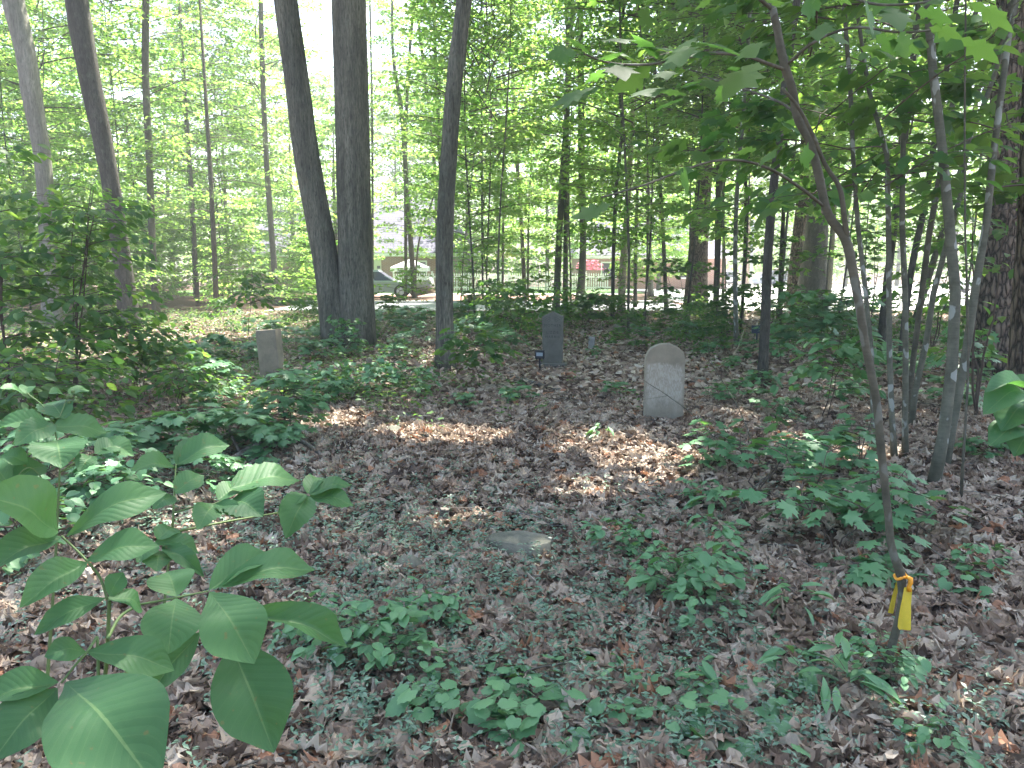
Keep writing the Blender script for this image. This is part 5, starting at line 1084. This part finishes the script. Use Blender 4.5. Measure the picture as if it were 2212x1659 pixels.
log([(1850, 1610), (1885, 1575, .02), (1930, 1610, .03), (2010, 1660)], .006, .003, "pale forked twig in the periwinkle near the photo's lower edge", [[(1885, 1575, .02), (1878, 1545, .04)]], seed=12)
log([(1565, 798, .0), (1590, 778, .15), (1605, 755, .35)], .014, .008, "white bare stick propped up near the blackish slender trunk", m='tan_bark', seed=13)
log([(1480, 1100), (1580, 1090, .02), (1660, 1060, .1)], .009, .005, "dark stick under the maple patch beside the rounded headstone", seed=14)
log([(1250, 935), (1330, 925), (1390, 960), (1420, 955)], .007, .004, "fine twig lying against the rounded headstone's foot", seed=15)
log([(1570, 985, .02), (1500, 950, .22), (1430, 930, .36), (1370, 905, .44)], .007, .002, "bare twig slanting up across the rounded headstone", [[(1480, 940, .26), (1490, 925, .36)], [(1440, 932, .34), (1380, 935, .3)]], m='brown_bark', seed=16, name="bare_twig")
log([(1640, 1010, .05), (1580, 930, .3), (1530, 900, .55), (1520, 880, .8)], .006, .002, "two bare twigs standing over the sunlit maple seedling", [[(1640, 1010, .05), (1560, 960, .35), (1480, 940, .6)]], m='brown_bark', seed=17, name="bare_twig")
log([(840, 770), (900, 775), (540, 760)], .01, .008, "x", seed=18) if False else None
log([(500, 750), (540, 756), (585, 762)], .05, .04, "dark rotten log lying behind the square topped headstone", m='dark_bark', seed=19)

# ------------------------------------------------------------------ leaf litter, periwinkle, undergrowth (nobody could count them)
g = np.random.default_rng(12)
def scatter_view(n, d0, d1, pw=1.0, margin=0.08):
    y = d0+(d1-d0)*g.uniform(0, 1, n)**pw; x = (g.uniform(-1, 1, n)*(CX/K+margin))*(y+0.3); return x, y
ROCKS = [(o.location.x, o.location.y, max(o.dimensions.x, o.dimensions.y)*.36) for o in sc.objects if o.name.startswith("rock")]
def clear(x, y):
    k = np.ones(len(x), bool)
    for a, b, r in ROCKS: k &= (x-a)**2+((y-b)*1.2)**2 > r*r
    return k
DT = [dead_template(s) for s in range(12)]; DF = [dead_far(s) for s in range(6)]
lit = MB()
for (n, d0, d1, pw, lo, hi, tl, zt) in ((11500, 1.3, 4.2, .75, .07, .18, .38, .055), (23000, 3.8, 9.5, .7, .07, .17, .40, .055)):
    x, y = scatter_view(n, d0, d1, pw); k = clear(x, y); x, y = x[k], y[k]; n = len(x); ti = g.integers(0, len(DT), n)
    z = ground_h(x, y)+g.uniform(0.0, zt, n); az = g.uniform(0, 6.283, n); A = np.column_stack([np.cos(az), np.sin(az), g.normal(0, .35, n)])
    Nn = np.array([0, 0, 1.0])+g.normal(0, tl, (n, 3)); Fm = frames(A, Nn); S = g.uniform(lo, hi, n)
    q = np.clip(.5+.28*g.normal(0, 1, n), 0, 1)
    for t in range(len(DT)):
        s = ti == t; lit.inst(DT[t], np.column_stack([x, y, z])[s], Fm[s], S[s], q[s])
x, y = scatter_view(70000, 9, 27.5, .8); n = len(x); z = ground_h(x, y)+g.uniform(.0, .05, n); az = g.uniform(0, 6.283, n)
Fm = frames(np.column_stack([np.cos(az), np.sin(az), g.normal(0, .3, n)]), np.array([0, 0, 1.0])+g.normal(0, .45, (n, 3))); S = g.uniform(.08, .17, n); q = np.clip(.5+.28*g.normal(0, 1, n), 0, 1); ti = g.integers(0, 6, n)
for t in range(6):
    s = ti == t; lit.inst(DF[t], np.column_stack([x, y, z])[s], Fm[s], S[s], q[s])
o = lit.obj("leaf_litter", M['dead_leaf'], None, False); tag(o, None, None, None, 'stuff')
tw = MB()
x, y = scatter_view(620, 1.6, 12, .8)
for a, b in zip(x, y):
    L = g.uniform(.08, .45); az = g.uniform(0, 6.28); q = g.normal(0, .06, (4, 3))*L; q[:, 2] *= .5
    P = np.array([[a+(t-.5)*L*math.cos(az), b+(t-.5)*L*math.sin(az), float(ground_h(a, b))+.05+.02*t] for t in np.linspace(0, 1, 4)])+q
    r = g.uniform(.0015, .0045); tube(tw, P, [r, r*.9, r*.7, r*.4], 5, cap=False)
o = tw.obj("twig_litter", M['dead_wood']); tag(o, None, None, None, 'stuff')
# periwinkle sprigs
vin = MB()
x, y = scatter_view(15000, 1.5, 7.5, .8)
def blob(px, py, rx, ry): p = G(px, py); return np.exp(-(((x-p[0])/rx)**2+((y-p[1])/ry)**2))
den = 1.2*blob(900, 1330, 1.0, .9)+1.1*blob(1250, 1400, .9, .6)+1.2*blob(1560, 1480, .8, .45)+.9*blob(1650, 1600, .8, .3)+.8*blob(800, 1550, .6, .5)+.8*blob(1080, 1210, .8, .5)+.55*blob(520, 1250, 1.0, .8)+.8*blob(330, 1100, 1.4, 1.4)+.35*blob(1400, 1130, 1.2, .7)+.5*blob(650, 1100, .9, .9)+.35*blob(1950, 1620, .6, .35)
patch = .55+.45*np.sin(5.1*x+2*np.sin(3.3*y))*np.sin(4.3*y+1.7*np.sin(2.7*x)+1)
k = (g.uniform(0, 1, len(x)) < den*patch*1.15) & clear(x, y); x, y = x[k], y[k]; n = len(x)
h = g.uniform(.03, .13, n); top = np.column_stack([x, y, ground_h(x, y)+.02+h])
for j in range(9):
    lv = j//3; az = g.uniform(0, 6.283, n)
    A = np.column_stack([np.cos(az), np.sin(az), g.uniform(-.1, .5, n)]); P = top-np.column_stack([np.zeros(n), np.zeros(n), np.minimum(h, .028*lv+.004*j)])+np.column_stack([np.cos(az)*.004, np.sin(az)*.004, np.zeros(n)])
    vin.inst(VINCA, P, frames(A, np.array([0, 0, 1.0])+g.normal(0, .3, (n, 3))), g.uniform(.018, .036, n), g.uniform(0, 1, n))
o = vin.obj("periwinkle_cover", M['leaf_vinca']); tag(o, None, None, None, 'stuff')
# mixed low greens among the litter farther off
und = MB(); x, y = scatter_view(9000, 6.5, 27, .9)
def bl(px, py, rx, ry, a): p = G(px, py); return a*np.exp(-(((x-p[0])/rx)**2+((y-p[1])/ry)**2))
den = bl(520, 765, 3.0, 2.5, .6)+bl(300, 830, 3, 2.5, .8)+bl(800, 850, 1.2, 1.2, .6)+bl(880, 720, 2.5, 3, .25)+bl(250, 700, 8, 5, .8)+bl(1080, 705, 2, 4, .35)+bl(1500, 720, 3, 3, .25)+bl(1850, 750, 3, 4, .4)+bl(640, 900, .8, .8, .25)
k = g.uniform(0, 1, len(x)) < den; x, y = x[k], y[k]; n = len(x)
for j in range(11):
    az = g.uniform(0, 6.283, n); r = g.uniform(.0, .14, n)
    P = np.column_stack([x+r*np.cos(az), y+r*np.sin(az), ground_h(x, y)+.04+g.uniform(.0, .2, n)]); A = np.column_stack([np.cos(az), np.sin(az), g.uniform(-.3, .3, n)])
    und.inst(OVAL_FAR if j % 3 else MAPLE_FAR, P, frames(A, np.array([0, 0, 1.0])+g.normal(0, .3, (n, 3))), g.uniform(.04, .085, n), g.uniform(0, 1, n))
o = und.obj("low_undergrowth", M['leaf_mid']); tag(o, None, None, None, 'stuff')

# ------------------------------------------------------------------ thin scattering volume, added to lift dark tones like veiling glare
mh, nt, out = mat("glare_haze_volume"); pv = nt.nodes.new("ShaderNodeVolumePrincipled"); pv.inputs["Color"].default_value = (0.93, 0.96, 0.98, 1); pv.inputs["Density"].default_value = 0.0024; pv.inputs["Anisotropy"].default_value = 0.3
nt.links.new(pv.outputs[0], out.inputs["Volume"])
mb = MB(); box(mb, -150, 150, -32, 180, -4.5, 36); hz = mb.obj("glare_haze", mh, None, False); tag(hz, kind='stuff')
cy.volume_bounces = 0; cy.volume_step_rate = 4.0
